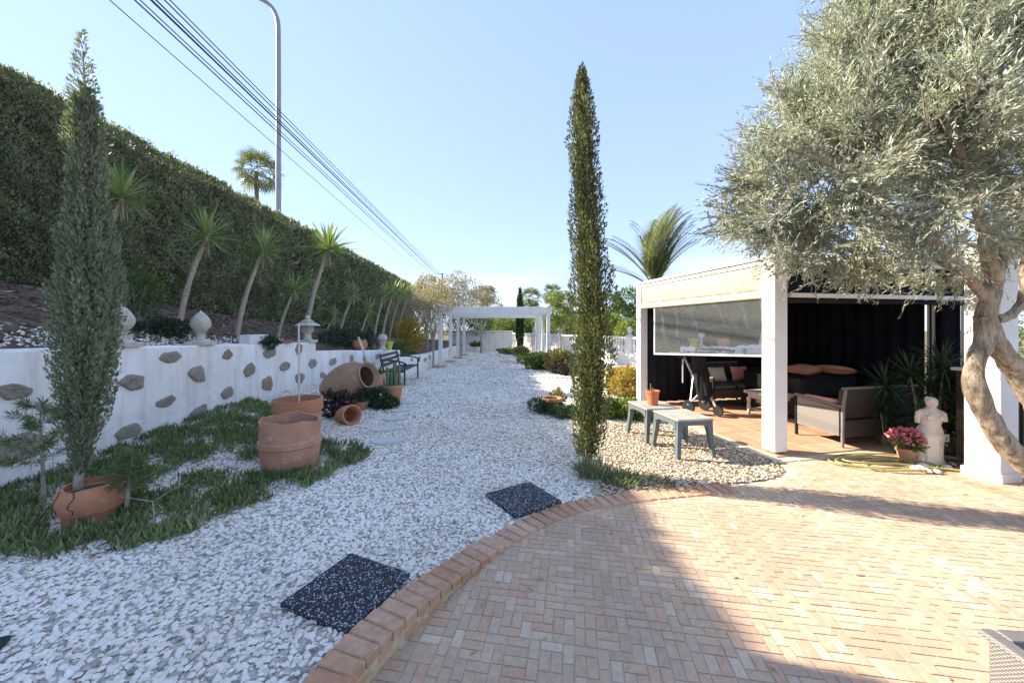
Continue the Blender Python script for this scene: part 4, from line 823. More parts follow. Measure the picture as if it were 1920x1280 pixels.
def lathe_pot(name, lab, prof, loc, m, soil=None, cat='pot', warp=None, n=28, rot=None, group=None, soilr=None):
    root = thing(name, lab, cat, loc, 0, group)
    if rot: root.rotation_euler = rot
    MB().lathe(prof, n, None, warp, True).build('body', m, root, True)
    if soil is not None:
        q = MB(); r = soilr or prof[0][0]; q.lathe([(r*.2, soil+.02), (r*.6, soil+.015), (r, soil)], 14, cap=True); q.build('soil', M['potsoil'], root, True)
    return root
p = on_wall(530); lathe_pot('clay_saucer', 'flat terracotta saucer on the wall left of the lantern', [(.17, 0), (.20, .03), (.235, .055), (.22, .055), (.18, .03), (.0, .025)], p, M['terra'], cat='saucer')
for px_, lab in ((697, 0), (718, 1), (730, 2)):
    p = on_wall(px_)
    if lab == 0:
        p.x -= .35; p.z = float(bz(p.x, p.y)); lathe_pot('flower_pot', 'round terracotta pot with spiky plant behind the lower wall', [(.13, 0), (.21, .12), (.22, .25), (.18, .32), (.19, .35), (.15, .35), (.12, .2)], p, M['terra'], .3, soilr=.16)
        q = thing('potted_agave', 'spiky green agave growing in the round pot behind the lower wall', 'agave', p+Vector((0, 0, .32))); b = MB().lathe([(.03, 0), (.04, .05), (.01, .1)], 6).build('heart', M['cactus'], q); rosette(b, 20, .42, thin_blades, 5, 85)
    elif lab == 1:
        root = thing('ball_finial', 'small white ball finial on the lower wall', 'finial', p); MB().lathe([(.14, 0), (.14, .04), (.10, .06), (.07, .14), (.11, .22), (.13, .24), (.06, .27)], 14).build('stem', M['finial'], root, True); MB().lathe([(.03, .26), (.10, .29), (.145, .37), (.12, .46), (.06, .50), (.01, .51)], 16).build('ball', M['finial'], root, True)
    else: lathe_pot('lime_vase', 'small lime yellow vase next to the white ball finial', [(.09, 0), (.07, .03), (.10, .12), (.11, .2), (.15, .28), (.13, .28), (.08, .2)], p, M['lime_vase'], cat='vase')
# big broken pot, its neighbour and the stick
def rim_break(lo, seed, amp=.45):
    def f(p, a, i):
        if i in lo:
            k = amp*(.10*max(0, math.sin(a*1+seed))**2+.02*math.sin(a*5+seed)+.012*math.sin(a*13)); return Vector((p.x, p.y, p.z-k))
        return p
    return f
gx = lambda x, y: (x, y, g1(x, y)-.02)
lathe_pot('broken_pot', 'large weathered terracotta pot with broken rim among the ice plants', [(.235, 0), (.27, .06), (.295, .2), (.302, .30), (.318, .315), (.318, .37), (.302, .385), (.302, .5), (.305, .60), (.275, .60), (.27, .4), (.2, .38)], gx(-2.49, 4.2), M['terra_old'], .46, warp=rim_break((8, 9), 1.1), n=40, soilr=.272)
lathe_pot('broken_pot', 'orange terracotta pot with cracked rim behind the large broken pot', [(.24, 0), (.28, .1), (.29, .35), (.295, .44), (.315, .45), (.315, .60), (.28, .60), (.27, .4), (.1, .38)], gx(-2.98, 5.2), M['terra'], .47, warp=rim_break((7,), 4.0), n=40, soilr=.272)
z0 = g1(-2.98, 5.2); tag(MB().tube([(-2.965, 5.2, z0+.43), (-2.97, 5.2, 1.64)], .013, 6).build('white_stake', M['whitewash']), 'thin white stake standing in the orange broken pot', 'stake')
lathe_pot('broken_pot', 'cracked round terracotta pot sunk in the ice plants at left', [(.165, -.05), (.17, .08), (.18, .11), (.195, .115), (.21, .17), (.215, .22), (.205, .27), (.18, .315), (.155, .32), (.16, .27), (.1, .24)], (-3.46, 3.08, .0), M['terra'], 0.25, n=36, warp=rim_break((7, 8), 3.3, .2), soilr=.17)
q = MB()
for a0 in (R(-112), R(-75)):
    q.tube([(math.cos(a0+.10*math.sin(s*9))*r, math.sin(a0+.10*math.sin(s*9))*r, z) for s, (r, z) in zip(np.linspace(0, 1, 6), [(.182, .312), (.206, .27), (.2165, .22), (.214, .195), (.211, .17), (.203, .14)])], .0035, 4)
o = q.build('crack_line', M['potsoil'], [x for x in col.objects if x.name.startswith('broken_pot') and abs(x.location.x+3.46) < .01][0])
# amphora lying on its side, small jar, dark plants
def lying(name, lab, prof, loc, m, yaw, pitch, cat, n=32, inner=None):
    root = thing(name, lab, cat, loc); root.rotation_euler = (0, pitch, yaw)
    MB().lathe(prof, n).build('body', m, root, True); return root
lying('amphora', 'big old clay oil jar lying on its side by the wall', [(.10, -.62), (.19, -.58), (.30, -.38), (.385, -.10), (.40, .12), (.36, .32), (.27, .47), (.235, .52), (.25, .57), (.285, .60), (.25, .60), (.20, .52), (.26, .42), (.33, .2), (.3, -.3)], (-3.42, 7.75, g1(-3.4, 7.7)+.36), M['amphora'], R(-20), R(72), 'jar')
lying('clay_jar', 'small clay jar tipped on its side before the big oil jar', [(.075, -.22), (.12, -.18), (.155, -.05), (.16, .06), (.14, .13), (.165, .18), (.14, .18), (.11, .12), (.13, .0), (.08, -.15)], (-2.72, 6.15, g1(-2.7, 6.1)+.13), M['terra'], R(-38), R(78), 'jar', 24)
bush('aeonium', 'dark purple succulents in front of the big oil jar', 'succulent', (-3.05, 6.45, g1(-3.05, 6.45)), (.28, .22, .42), 700, .08, M['black_succ'], .55)
bush('trailing_shrub', 'dark green trailing shrub before the mouth of the oil jar', 'shrub', (-2.82, 7.4, g1(-2.8, 7.4)), (.36, .28, .34), 2400, .07, M['dark_green'], .25)
bush('trailing_shrub', 'dark green creeping shrub beside the cactus pot', 'shrub', (-2.5, 7.25, g1(-2.5, 7.2)), (.28, .22, .22), 1300, .07, M['dark_green'], .25)
lathe_pot('clay_trough', 'low terracotta trough under the trailing shrub', [(.17, 0), (.2, .1), (.21, .17), (.18, .17), (.15, .1)], (-2.95, 7.15, g1(-2.95, 7.1)-.02), M['terra'], .14, soilr=.175)
cp = (-2.57, 8.0, g1(-2.57, 8)); lathe_pot('cactus_pot', 'tapered terracotta pot holding columnar cacti beside the bench', [(.155, 0), (.17, .02), (.215, .28), (.24, .29), (.245, .36), (.215, .36), (.2, .25), (.1, .2)], cp, M['terra_old'], .31, soilr=.21)
cc = thing('columnar_cactus', 'cluster of upright green cactus columns in the tapered pot', 'cactus', (cp[0], cp[1], cp[2]+.30))
for i in range(9):
    a = i*2.4; r = .05+.012*i; h = random.uniform(.28, .56); MB().lathe([(.026, -.02), (.03, .05), (.032, h*.6), (.028, h*.92), (.012, h)], 10, Matrix.Translation((math.cos(a)*r, math.sin(a)*r, 0)), lambda p, a_, i_: Vector((p.x*(1+.16*math.cos(a_*5)), p.y*(1+.16*math.cos(a_*5)), p.z))).build('column', M['cactus'], cc, True)
pp = (-3.42, 9.25, g1(-3.4, 9.25)); lathe_pot('flower_pot', 'terracotta pot by the lower wall holding a slanted pole', [(.17, 0), (.25, .3), (.28, .31), (.28, .38), (.24, .38), (.2, .3)], pp, M['terra_old'], .34, soilr=.23)
tag(MB().tube([(pp[0]-.02, pp[1], pp[2]+.3), at(672, 632, 9.35)], .028, 7).build('slanted_pole', M['whitewash']), 'pale pole leaning against the wall from the terracotta pot', 'pole')
tuft('spiky_plant', 'dark spiky plant in the pot with the slanted pole', 'plant', (pp[0]+.03, pp[1], pp[2]+.34), 60, .16, .26, M['dark_green'], .03, .9)
# garden bench
bn = thing('garden_bench', 'dark metal garden bench facing the path below the lower wall', 'bench', (-3.2, 10.9, g1(-3.2, 10.9)), R(2))
for i in range(5): MB().box((-.22+i*.11, 0, .42), (.085, 1.75, .03), bevel=.006).build('seat_slat', M['dark_metal'], bn)
for i in range(3): MB().box((-.33-.025*i, 0, .56+i*.13), (.025, 1.75, .085), ry=R(-10), bevel=.006).build('back_slat', M['dark_metal'], bn)
for sy in (-.82, .82):
    MB().tube([(-.28, sy, 0), (-.29, sy, .42), (-.40, sy, .88)], .024, 6).build('back_leg', M['dark_metal'], bn); MB().tube([(.27, sy, 0), (.27, sy, .62)], .024, 6).build('front_leg', M['dark_metal'], bn)
    MB().tube(smooth_pts([(-.36, sy, .72), (-.1, sy, .70), (.2, sy, .66), (.32, sy, .60), (.30, sy, .52)]), .022, 6).build('armrest', M['dark_metal'], bn); MB().tube([(-.28, sy, .39), (.27, sy, .39)], .018, 6).build('side_rail', M['dark_metal'], bn)

# ------------------------------------------------------------------ pergola, end wall, balustrade, far things
pg = thing('pergola', 'white square garden pergola spanning the far end of the path', 'pergola', (0, 0, 0))
PY = [15.3, 17.8, 20.2, 22.7]
for y in PY:
    for x in (-2.93, 1.49):
        z = g1(x, y); MB().box((x, y, (z+2.30)/2), (.14, .14, 2.30-z), bevel=.008).build('post', M['white'], pg)
        if x < 0: MB().box((x, y, z+.04), (.42, .36, .12), bevel=.01).build('post_base', M['kerbbrick'], pg)
    MB().box((-.72, y, 2.26), (4.72, .10, .30), bevel=.006).build('cross_beam', M['white'], pg)
for x in (-2.93, 1.49): MB().box((x, 19.0, 2.455), (.10, 8.4, .09), bevel=.006).build('side_beam', M['white'], pg)
ew = thing('end_wall', 'white boundary wall closing the far end of the garden', 'wall', (0, 0, 0))
def wallrun(a, b, h, th, m, parent, name, z0=None):
    a, b = Vector(a), Vector(b); d = b-a; z = z0 if z0 is not None else min(g1(a.x, a.y), g1(b.x, b.y))-.1
    return MB().box(((a.x+b.x)/2, (a.y+b.y)/2, z+(h-z)/2), (d.length, th, h-z), math.atan2(d.y, d.x), bevel=.01).build(name, m, parent)
wallrun((0.05, 27.2, 0), (-4.6, 28.4, 0), 1.2, .2, M['plaster'], ew, 'wall_panel'); wallrun((0.05, 27.15, 0), (-4.6, 28.35, 0), 1.28, .26, M['white'], ew, 'coping', 1.203)
bl = thing('balustrade', 'white stone balustrade curving along the right edge of the garden', 'balustrade', (0, 0, 0))
bpts = [Vector((7.6, 12.6, 0)), Vector((5.2, 16.5, 0)), Vector((2.7, 21.0, 0)), Vector((.12, 27.0, 0))]
bal = MB().lathe([(.05, 0), (.05, .05), (.035, .07), (.06, .16), (.065, .22), (.04, .36), (.032, .46), (.045, .52), (.05, .55), (.05, .60)], 10).mesh('baluster', True); bal.materials.append(M['white'])
for a, b in zip(bpts[:-1], bpts[1:]):
    d = b-a; L = d.length; ang = math.atan2(d.y, d.x); zb = min(g1(a.x, a.y), g1(b.x, b.y))-.2; mid = (a+b)/2
    MB().box((mid.x, mid.y, (zb+.40)/2), (L-.01, .26, .40-zb), ang).build('plinth_wall', M['plaster'], bl); MB().box((mid.x, mid.y, .43), (L-.02, .30, .06), ang, bevel=.01).build('lower_rail', M['white'], bl); MB().box((mid.x, mid.y, 1.10), (L-.02, .26, .10), ang, bevel=.015).build('top_rail', M['white'], bl)
    n = int(L/.172)
    for i in range(n): p = a+d*((i+.5)/n); link('baluster', bal, None, bl, (p.x, p.y, .455))
    for k in (0, .5):
        p = a+d*k; MB().box((p.x, p.y, .80), (.27, .27, .78), ang, bevel=.01).build('pier', M['white'], bl)
        f = MB().lathe([(.14, 0), (.14, .05), (.06, .08), (.06, .12), (.12, .2), (.13, .27), (.08, .35), (.01, .42)], 12).build('pier_finial', M['finial'], bl, True); f.location = (p.x, p.y, 1.18)
p = gpt(907, 26.6); ch = thing('garden_chair', 'white slatted garden chair at the end wall', 'chair', p, R(180))
for sx in (-.24, .24):
    for sy in (-.22, .22): MB().box((sx, sy, .21 if sy > 0 else .45), (.06, .06, .42 if sy > 0 else .9), bevel=.005).build('leg', M['white'], ch)
MB().box((0, 0, .43), (.56, .5, .05), bevel=.008).build('seat', M['white'], ch)
for z in (.58, .72, .86): MB().box((0, -.215, z), (.43, .03, .07), bevel=.005).build('back_slat', M['white'], ch)
p = gpt(893, 26.2); lathe_pot('flower_pot', 'white pot with a small plant beside the far white chair', [(.2, 0), (.27, .4), (.29, .42), (.24, .42), (.2, .3)], p, M['white'], .36, soilr=.23)
tuft('potted_plant', 'small leafy plant growing in the far white pot', 'plant', (p[0], p[1], p[2]+.38), 160, .25, .5, M['green'], .09, .8)
p = gpt(1143, 8.9); o = MB().box((0, 0, .24), (.2, .2, .5), bevel=.01).build('white_block', M['white']); o.location = p; tag(o, 'white stone block in the bed between cypress and golden shrub', 'block')
q = lathe_pot('flower_pot', 'terracotta pot partly hidden behind the cypress left side', [(.12, 0), (.17, .2), (.19, .21), (.19, .27), (.16, .27), (.14, .2)], (.75, 7.0, g1(.75, 7)), M['terra'], .23, soilr=.155)
hs = thing('far_house', 'cream house with dark windows far behind the pergola', 'house', (-.9, 58, -1.6))
MB().box((0, 0, 2.2), (9, 6, 4.4)).build('wall', M['house'], hs); rf = MB(); rf.add([(-4.8, -3.3, 4.4), (4.8, -3.3, 4.4), (4.8, 3.3, 4.4), (-4.8, 3.3, 4.4), (-4.8, 0, 5.4), (4.8, 0, 5.4)], [(0, 1, 5, 4), (2, 3, 4, 5), (1, 2, 5), (3, 0, 4), (3, 2, 1, 0)]); rf.build('roof', M['rooftile'], hs)
for i in range(4):
    wd = MB().box((-3.2+i*2.1, -3.02, 2.6), (.9, .06, 1.2)).build('window', M['white'], hs); MB().box((-3.2+i*2.1, -3.06, 2.6), (.74, .04, 1.04)).build('pane', M['pane'], wd)

# street lamp and overhead cables
c = at(522, 400, 15); lp = thing('street_lamp', 'tall grey street lamp with a curved arm behind the hedge', 'street lamp', (c.x, 15, 1.2)); zt = at(522, 70, 15).z-1.2
MB().tube(smooth_pts([(0, 0, 0), (0, 0, 4), (0, 0, zt), (-.02, 0, zt+.8), (-.35, 0, zt+1.35), (-.95, 0, zt+1.65), (-1.6, 0, zt+1.75)], 3), [.11-.05*s for s in np.linspace(0, 1, 50)], 12).build('pole', M['steel'], lp, True)
MB().box((-1.95, 0, zt+1.75), (.8, .3, .16), bevel=.05).build('lantern', M['steel'], lp)
up = thing('utility_pole', 'far wooden pole carrying the overhead cables behind the brown trees', 'pole', (-8.6, 46, -1.0)); MB().tube([(0, 0, 0), (0, 0, 9.12)], [.15, .09], 8).build('post', M['palm_bark'], up); MB().box((-.3, -.05, 9.1), (1.2, .08, .06)).build('crossarm', M['palm_bark'], up)
ups = thing('utility_pole', 'wooden pole out of view behind the camera holding the near cable ends', 'pole', (-6.4, -14, 0)); MB().tube([(0, 0, 0), (0, 0, 9.6)], [.16, .11], 8).build('post', M['palm_bark'], ups); MB().box((0, .05, 7.8), (2.2, .1, .12)).build('crossarm', M['palm_bark'], ups)
CB = [((205, 0), (782, 505), .012, 'lowest single cable, apart from the bundle'), ((252, 0), (806, 512), .018, 'lower outer cable of the overhead bundle'), ((262, 0), (810, 512), .014, 'second cable from below in the bundle'), ((283, 0), (814, 510), .026, 'thickest black cable in the middle of the bundle'), ((292, 0), (817, 511), .018, 'cable just above the thickest one'), ((308, 0), (822, 512), .016, 'upper cable of the bundle'), ((318, 0), (825, 512), .014, 'topmost cable of the overhead bundle')]
for (a, b, r, lab) in CB:
    H = 6.0; d0 = H*FPX/(HZ-a[1]); p0 = at(a[0], a[1], d0); d1 = 45.9; p1 = at(b[0], b[1], d1); v = (p1-p0)/(d1-d0)
    pm = p0-v*(d0+14); tag(MB().tube([pm+(p1-pm)*s for s in np.linspace(0, 1, 12)], r*.8, 6).build('overhead_cable', M['cable']), lab+' crossing the sky', 'cable', 'overhead cables')
# ------------------------------------------------------------------ summerhouse
GN, GA = Vector((3.31, 4.71, 0)), R(11.8)
GB, GD = Vector((math.cos(GA), math.sin(GA), 0)), Vector((-math.sin(GA), math.cos(GA), 0))
def gl(t, s, z=0): return GN+GB*t+GD*s+Vector((0, 0, z))
GW, GL = 3.42, 3.07; FZ = .03
sh = thing('summerhouse', 'open white summerhouse with cream canvas valance and dark curtains', 'summerhouse', GN, GA)
fl = MB().box((GW/2, GL/2-.02, -.04), (GW+.30, GL+.32, .10)).build('floor', M['joint'], sh)
tile = MB().box((0, 0, 0), (.327, .327, .016), bevel=.003).mesh('tile'); tile.materials.append(M['ftile'])
nx, ny = 11, 10
for i in range(nx):
    for j in range(ny): o = link('tile', tile, None, fl, (-.13+.166+i*.3325, -.155+.166+j*.3325+.0, .016+random.uniform(-.0015, .0015)))
for k in range(12): MB().box((-.20, -.1+k*.285, -.03), (.11, .275, .10), bevel=.006).build('edge_brick', M['cream_edge'], fl)
for k in range(13): MB().box((-.1+k*.285, -.235, -.033), (.275, .11, .09), bevel=.006).build('edge_brick', M['cream_edge'], fl)
for t_, s_, wd in ((0, 0, .19), (0, GL, .16), (GW, 0, .15), (GW, GL, .15), (GW-.02, .42, .09)):
    MB().box((t_, s_, 1.215+FZ/2), (wd, wd, 2.40-FZ), bevel=.006).build('post', M['white'], sh)
MB().box((GW/2, GL/2, 2.475), (GW+.22, GL+.24, .045), bevel=.006).build('roof_panel', M['white'], sh)
MB().box((-.015, GL/2, 2.42), (.13, GL+.12, .06), bevel=.006).build('eaves_beam', M['white'], sh); MB().box((GW/2, -.02, 2.425), (GW+.1, .14, .05), bevel=.006).build('eaves_beam', M['white'], sh)
MB().box((GW/2, GL, 2.425), (GW-.2, .14, .05), bevel=.006).build('eaves_beam', M['white'], sh)
for k in range(6): MB().box((.35+k*.55, GL/2, 2.385), (.05, GL-.2, .12)).build('rafter', M['white'], sh)
# cream valance with gentle folds on the garden side
q = MB(); rows = [(2.395, .0), (2.25, .012), (2.12, .018), (2.055, .006)]; vs = []; ns_ = 60
for z, amp in rows:
    for i in range(ns_): s_ = .11+(GL-.2)*i/(ns_-1); vs.append((-.06+amp*math.sin(s_*9+z*7)*math.sin(s_*23), s_, z))
q.add(vs, [(r*ns_+i, r*ns_+i+1, (r+1)*ns_+i+1, (r+1)*ns_+i) for r in range(3) for i in range(ns_-1)]); va = q.build('valance', M['canvas'], sh, True)
md = va.modifiers.new('solid', 'SOLIDIFY'); md.thickness = .004
MB().box((-.06, GL/2+.02, 2.03), (.05, GL-.18, .045), bevel=.01).build('valance_rail', M['white'], sh); MB().tube([(-.05, .1, 1.985), (-.05, GL-.08, 1.985)], .03, 10).build('blind_roll', M['canvas'], sh, True)
MB().add([(x, y, z) for x in (-.038, -.032) for y, z in ((.12, 1.235), (2.54, 1.085), (2.54, 1.96), (.12, 1.96))], [(0, 1, 2, 3), (7, 6, 5, 4), (0, 4, 5, 1), (1, 5, 6, 2), (2, 6, 7, 3), (3, 7, 4, 0)]).build('clear_panel', M['pvc'], sh); MB().tube([(-.035, .11, 1.22), (-.035, 2.57, 1.07)], .015, 8).build('panel_hem', M['white'], sh); MB().box((-.035, 2.555, 1.53), (.02, .03, .88)).build('panel_hem', M['white'], sh)
def curtain(p0, p1, z0, z1, amp=.035, m=M['navy']):
    a, b = Vector(p0), Vector(p1); d = b-a; n = int(d.length/.05); nn = Vector((-d.y, d.x, 0)).normalized(); q = MB(); vs = []
    for z in (z0, z1):
        for i in range(n+1): p = a+d*(i/n)+nn*amp*math.sin(i*1.35+.3*math.sin(i*.7)); vs.append((p.x, p.y, z))
    q.add(vs, [(i, i+1, n+2+i, n+1+i) for i in range(n)]); o = q.build('curtain', m, sh, True); o.modifiers.new('solid', 'SOLIDIFY').thickness = .005; return o
curtain((.08, GL-.06, 0), (GW-.06, GL-.06, 0), .05, 2.42); curtain((GW-.08, GL-.1, 0), (GW-.08, .48, 0), .05, 2.42); curtain((GW-.08, .42, 0), (GW-.08, .10, 0), .05, 2.42, .05)
MB().box((GW/2+.05, -.02, 2.0), (GW-.3, .06, .055), bevel=.006).build('front_rail', M['white'], sh)
MB().tube([(.12, .05, 1.94), (GW-.1, .05, 1.94)], .035, 10).build('blind_roll', M['black'], sh, True); MB().box((GW/2, .02, 2.23), (GW-.2, .02, .38)).build('front_blind', M['navy'], sh)

# furniture
def loveseat(lab, w, loc, rz, cush, cat='sofa', depth=.68, back=.75, grp=None, seat_m='seat_cush', pink=False, side='rattan'):
    r = thing('rattan_loveseat', lab, cat, loc, rz, grp); hw, hd = w/2, depth/2
    MB().box((0, 0, .27), (w-.1, depth-.06, .16), bevel=.015).build('seat_base', M['rattan'], r)
    for i, x in enumerate((-w/4, w/4)): MB().box((x, -hd+.045, (back+.36)/2), (w/2-.012, .06, back-.36), rx=R(6), bevel=.012).build('back_panel', M['rattan'], r)
    MB().box((0, -hd+.02, .24), (w-.04, .05, .22), bevel=.01).build('back_skirt', M['rattan'], r)
    MB().tube([(-hw+.02, -hd+.02, back+.01), (hw-.02, -hd+.02, back+.01)], .018, 6).build('back_rail', M['rattan_grey'], r)
    for sx in (-1, 1):
        x = sx*(hw-.02); q = MB(); pr = [(-hd+.05, .14), (hd-.06, .16), (hd-.06, .56), (-hd+.05, .50)]
        q.add([(x-.022, y, z) for y, z in pr]+[(x+.022, y, z) for y, z in pr], [(0, 1, 2, 3), (7, 6, 5, 4), (0, 4, 5, 1), (1, 5, 6, 2), (2, 6, 7, 3), (3, 7, 4, 0)]); q.build('side_panel', M[side], r)
        MB().tube([(x, -hd+.02, 0), (x, -hd+.015, .5), (x, -hd-.02, back)], [.02, .022, .02], 6).build('leg', M['rattan_grey'], r); MB().tube([(x, hd-.03, 0), (x, hd-.03, .58)], .022, 6).build('leg', M['black'], r)
        MB().box((x, 0, .555), (.06, depth-.02, .03), rx=R(5), bevel=.008).build('armrest', M['rattan_grey'], r)
    for x in (-w/4, w/4): MB().box((x, .02, .40), (w/2-.07, depth-.1, .11), bevel=.035).build('seat_cushion', M[seat_m], r, True)
    if pink: MB().box((-hw+.10, .03, .53), (.14, depth-.2, .12), bevel=.03).build('side_cushion', M['pink_cush'], r, True)
    return r
loveseat('grey brown rattan loveseat turned away near the statue', 1.32, (4.86, 5.30, FZ), GA, None, pink=True, seat_m='black', side='rattan_grey')
loveseat('dark rattan loveseat with a green seat at the back of the summerhouse', 1.15, tuple(gl(1.62, 2.62, FZ)), GA+math.pi, None, back=.80)
dy = thing('daybed', 'black cushioned daybed in the middle of the summerhouse', 'sofa', gl(2.35, 1.75, FZ), GA)
MB().box((0, 0, .2), (1.2, 1.3, .3), bevel=.02).build('base', M['rattan'], dy); MB().box((0, 0, .56), (1.16, 1.26, .42), bevel=.07).build('mattress', M['black'], dy, True)
for x in (-.54, .54):
    for y in (-.58, .58): MB().box((x, y, .03), (.06, .06, .06)).build('foot', M['black'], dy)
def pillow(name, lab, loc, size, m, rot):
    q = MB(); n = 9; vs = []
    for k in (-1, 1):
        for i in range(n):
            for j in range(n):
                u, v = 2*i/(n-1)-1, 2*j/(n-1)-1; h = (1-abs(u)**2.6)**.55*(1-abs(v)**2.6)**.55; pin = 1-.06*(1-abs(u*v))*max(abs(u), abs(v))
                vs.append((u*size[0]/2*pin, v*size[1]/2*pin, k*(h*size[2]/2+.004)))
    N2 = n*n; fs = []
    for i in range(n-1):
        for j in range(n-1): a = i*n+j; fs += [(N2+a, N2+a+n, N2+a+n+1, N2+a+1), (a, a+1, a+n+1, a+n)]
    o = q.add(vs, fs).build(name, m, None, 2); o.location = loc; o.rotation_euler = rot; return tag(o, lab, 'cushion', 'loose cushions in the summerhouse')
pillow('cushion', 'patterned brown cushion lying on the black daybed', gl(2.05, 1.35, FZ+.83), (.55, .45, .15), M['patterned'], (R(4), R(-3), GA+.2))
pillow('cushion', 'orange striped cushion lying on the daybed beside the patterned one', gl(2.5, 1.22, FZ+.83), (.60, .45, .14), M['stripe'], (R(-4), R(6), GA-.1))
pillow('cushion', 'beige cushion propped on the back loveseat', gl(1.45, 2.66, FZ+.60), (.38, .30, .14), M['beige_cush'], (R(70), 0, GA))
pillow('cushion', 'pink red patterned cushion at the right end of the back loveseat', gl(1.98, 2.66, FZ+.60), (.36, .30, .14), M['pink_cush'], (R(70), 0, GA-.15))
ct = thing('coffee_table', 'low whitewashed wooden table with turned legs between the sofas', 'table', gl(1.72, 1.35+.22, FZ), GA)
MB().box((0, 0, .40), (.85, .55, .05), bevel=.008).build('table_top', M['whitewash'], ct); MB().box((0, 0, .335), (.74, .46, .08), bevel=.004).build('apron', M['whitewash'], ct)
for x in (-.36, .36):
    for y in (-.22, .22): MB().lathe([(.025, 0), (.03, .04), (.02, .07), (.034, .12), (.034, .15), (.022, .19), (.036, .25), (.036, .295)], 10, Matrix.Translation((x, y, 0))).build('leg', M['whitewash'], ct, True)
MB().box((0, 0, .10), (.68, .40, .025)).build('shelf', M['whitewash'], ct)
# golf trolley with bag
gt = thing('golf_trolley', 'folding golf trolley with a dark bag and silver frame at the summerhouse entrance', 'golf trolley', gl(.5, 2.2, FZ), GA+R(20))
def wheel(x, y, r, wdt):
    m = Matrix.Translation((x, y, r)) @ Matrix.Rotation(R(90), 4, 'Y'); w_ = MB().lathe([(r*.72, -wdt/2), (r*.95, -wdt/2), (r, -wdt/4), (r, wdt/4), (r*.95, wdt/2), (r*.72, wdt/2)], 20, m).build('wheel', M['black_plastic'], gt, True)
    q = MB()
    for k in range(5): a = k*1.2566; q.tube([m @ Vector((0, 0, 0)), m @ Vector((math.cos(a)*r*.75, math.sin(a)*r*.75, 0))], .012, 5)
    q.lathe([(.03, -.02), (.03, .02)], 10, m); q.build('spokes', M['silver'], w_)
wheel(-.25, -.10, .12, .045); wheel(.25, -.10, .12, .045); wheel(0, -.50, .09, .045)
MB().tube([(0, -.50, .09), (0, -.40, .26), (0, -.05, .62), (0, .18, 1.05)], .022, 8).build('main_tube', M['silver'], gt); MB().tube([(-.27, -.10, .15), (0, -.22, .42), (.27, -.10, .15)], .018, 8).build('axle_strut', M['silver'], gt)
MB().tube([(-.2, -.1, .15), (-.03, -.05, .62)], .014, 6).build('brace', M['silver'], gt); MB().tube([(.2, -.1, .15), (.03, -.05, .62)], .014, 6).build('brace', M['silver'], gt)
MB().tube([(-.16, .16, 1.0), (0, .20, 1.07), (.16, .16, 1.0)], .02, 8).build('handle', M['black_plastic'], gt)
MB().box((0, .19, 1.02), (.14, .1, .10), bevel=.02).build('console', M['black_plastic'], gt)
MB().tube([(-.3, -.02, .95), (-.05, .12, .98)], .012, 6).build('umbrella_arm', M['silver'], gt); MB().tube([(-.3, -.02, .97), (-.3, -.02, .55)], .014, 6).build('umbrella_holder', M['silver'], gt)
mt_ = Matrix.Translation((0, -.26, .24)) @ Matrix.Rotation(R(-9), 4, 'X')
MB().lathe([(.10, 0), (.125, .03), (.13, .4), (.12, .78), (.135, .82), (.135, .88), (.1, .88)], 14, mt_).build('bag', M['black'], gt, True)
MB().box((0, -.30, .45), (.2, .12, .3), rx=R(-14), bevel=.04).build('bag_pocket', M['black'], gt, True)
for k in range(6):
    a = k*1.05; b0 = mt_ @ Vector((math.cos(a)*.06, math.sin(a)*.06, .8)); b1 = mt_ @ Vector((math.cos(a)*.10, math.sin(a)*.10, 1.05+.05*(k % 3))); cl = MB().tube([b0, b1], .007, 5).build('club', M['silver'], gt); MB().box(b1, (.10, .06, .045), rz=a, bevel=.015).build('club_head', M['black_plastic'], cl)
# two plastic garden tables
def gtable(lab, loc, rz, top='table_top'):
    r = thing('garden_table', lab, 'table', loc, rz, 'low plastic garden tables'); w_, d_ = .50, .56
    MB().box((0, 0, .450), (w_, d_, .028), bevel=.012).build('table_top', M[top], r); q = MB()
    for sx in (-1, 1):
        for sy in (-1, 1):
            g = MB(); x, y = sx*(w_/2-.03), sy*(d_/2-.03); ex, ey = sx*(w_/2+.012), sy*(d_/2+.012)
            ring = lambda cx, cy, z, a: [(cx-sx*a, cy-sy*a, z), (cx, cy-sy*a, z), (cx, cy, z), (cx-sx*a, cy, z)]
            rg = [ring(ex, ey, 0, .045), ring(x+sx*.02, y+sy*.02, .25, .055), ring(x+sx*.015, y+sy*.015, .434, .08)]
            if sx*sy < 0: rg = [k[::-1] for k in rg]
            g.loft(rg); g.build('leg', M['table_plastic'], r)
    for sy in (-1, 1):
        g = MB(); n = 12; vs = []
        for i in range(n+1): x = -w_/2+.05+(w_-.1)*i/n; u = abs(2*i/n-1); vs += [(x, sy*(d_/2-.018), .434), (x, sy*(d_/2-.018), .434-.05-.06*u**4)]
        g.add(vs, [(2*i, 2*i+1, 2*i+3, 2*i+2) for i in range(n)]); o = g.build('apron', M['table_plastic'], r); o.modifiers.new('solid', 'SOLIDIFY').thickness = .012
    for sx in (-1, 1):
        g = MB(); n = 12; vs = []
        for i in range(n+1): y = -d_/2+.05+(d_-.1)*i/n; u = abs(2*i/n-1); vs += [(sx*(w_/2-.018), y, .434), (sx*(w_/2-.018), y, .434-.05-.06*u**4)]
        g.add(vs, [(2*i, 2*i+1, 2*i+3, 2*i+2) for i in range(n)]); o = g.build('apron', M['table_plastic'], r); o.modifiers.new('solid', 'SOLIDIFY').thickness = .012
    return r
gtable('grey green plastic table standing nearest on the gravel', (2.18, 4.79, .015), R(10)); gtable('grey green plastic table carrying the orange pot', (2.03, 5.40, .015), R(10))
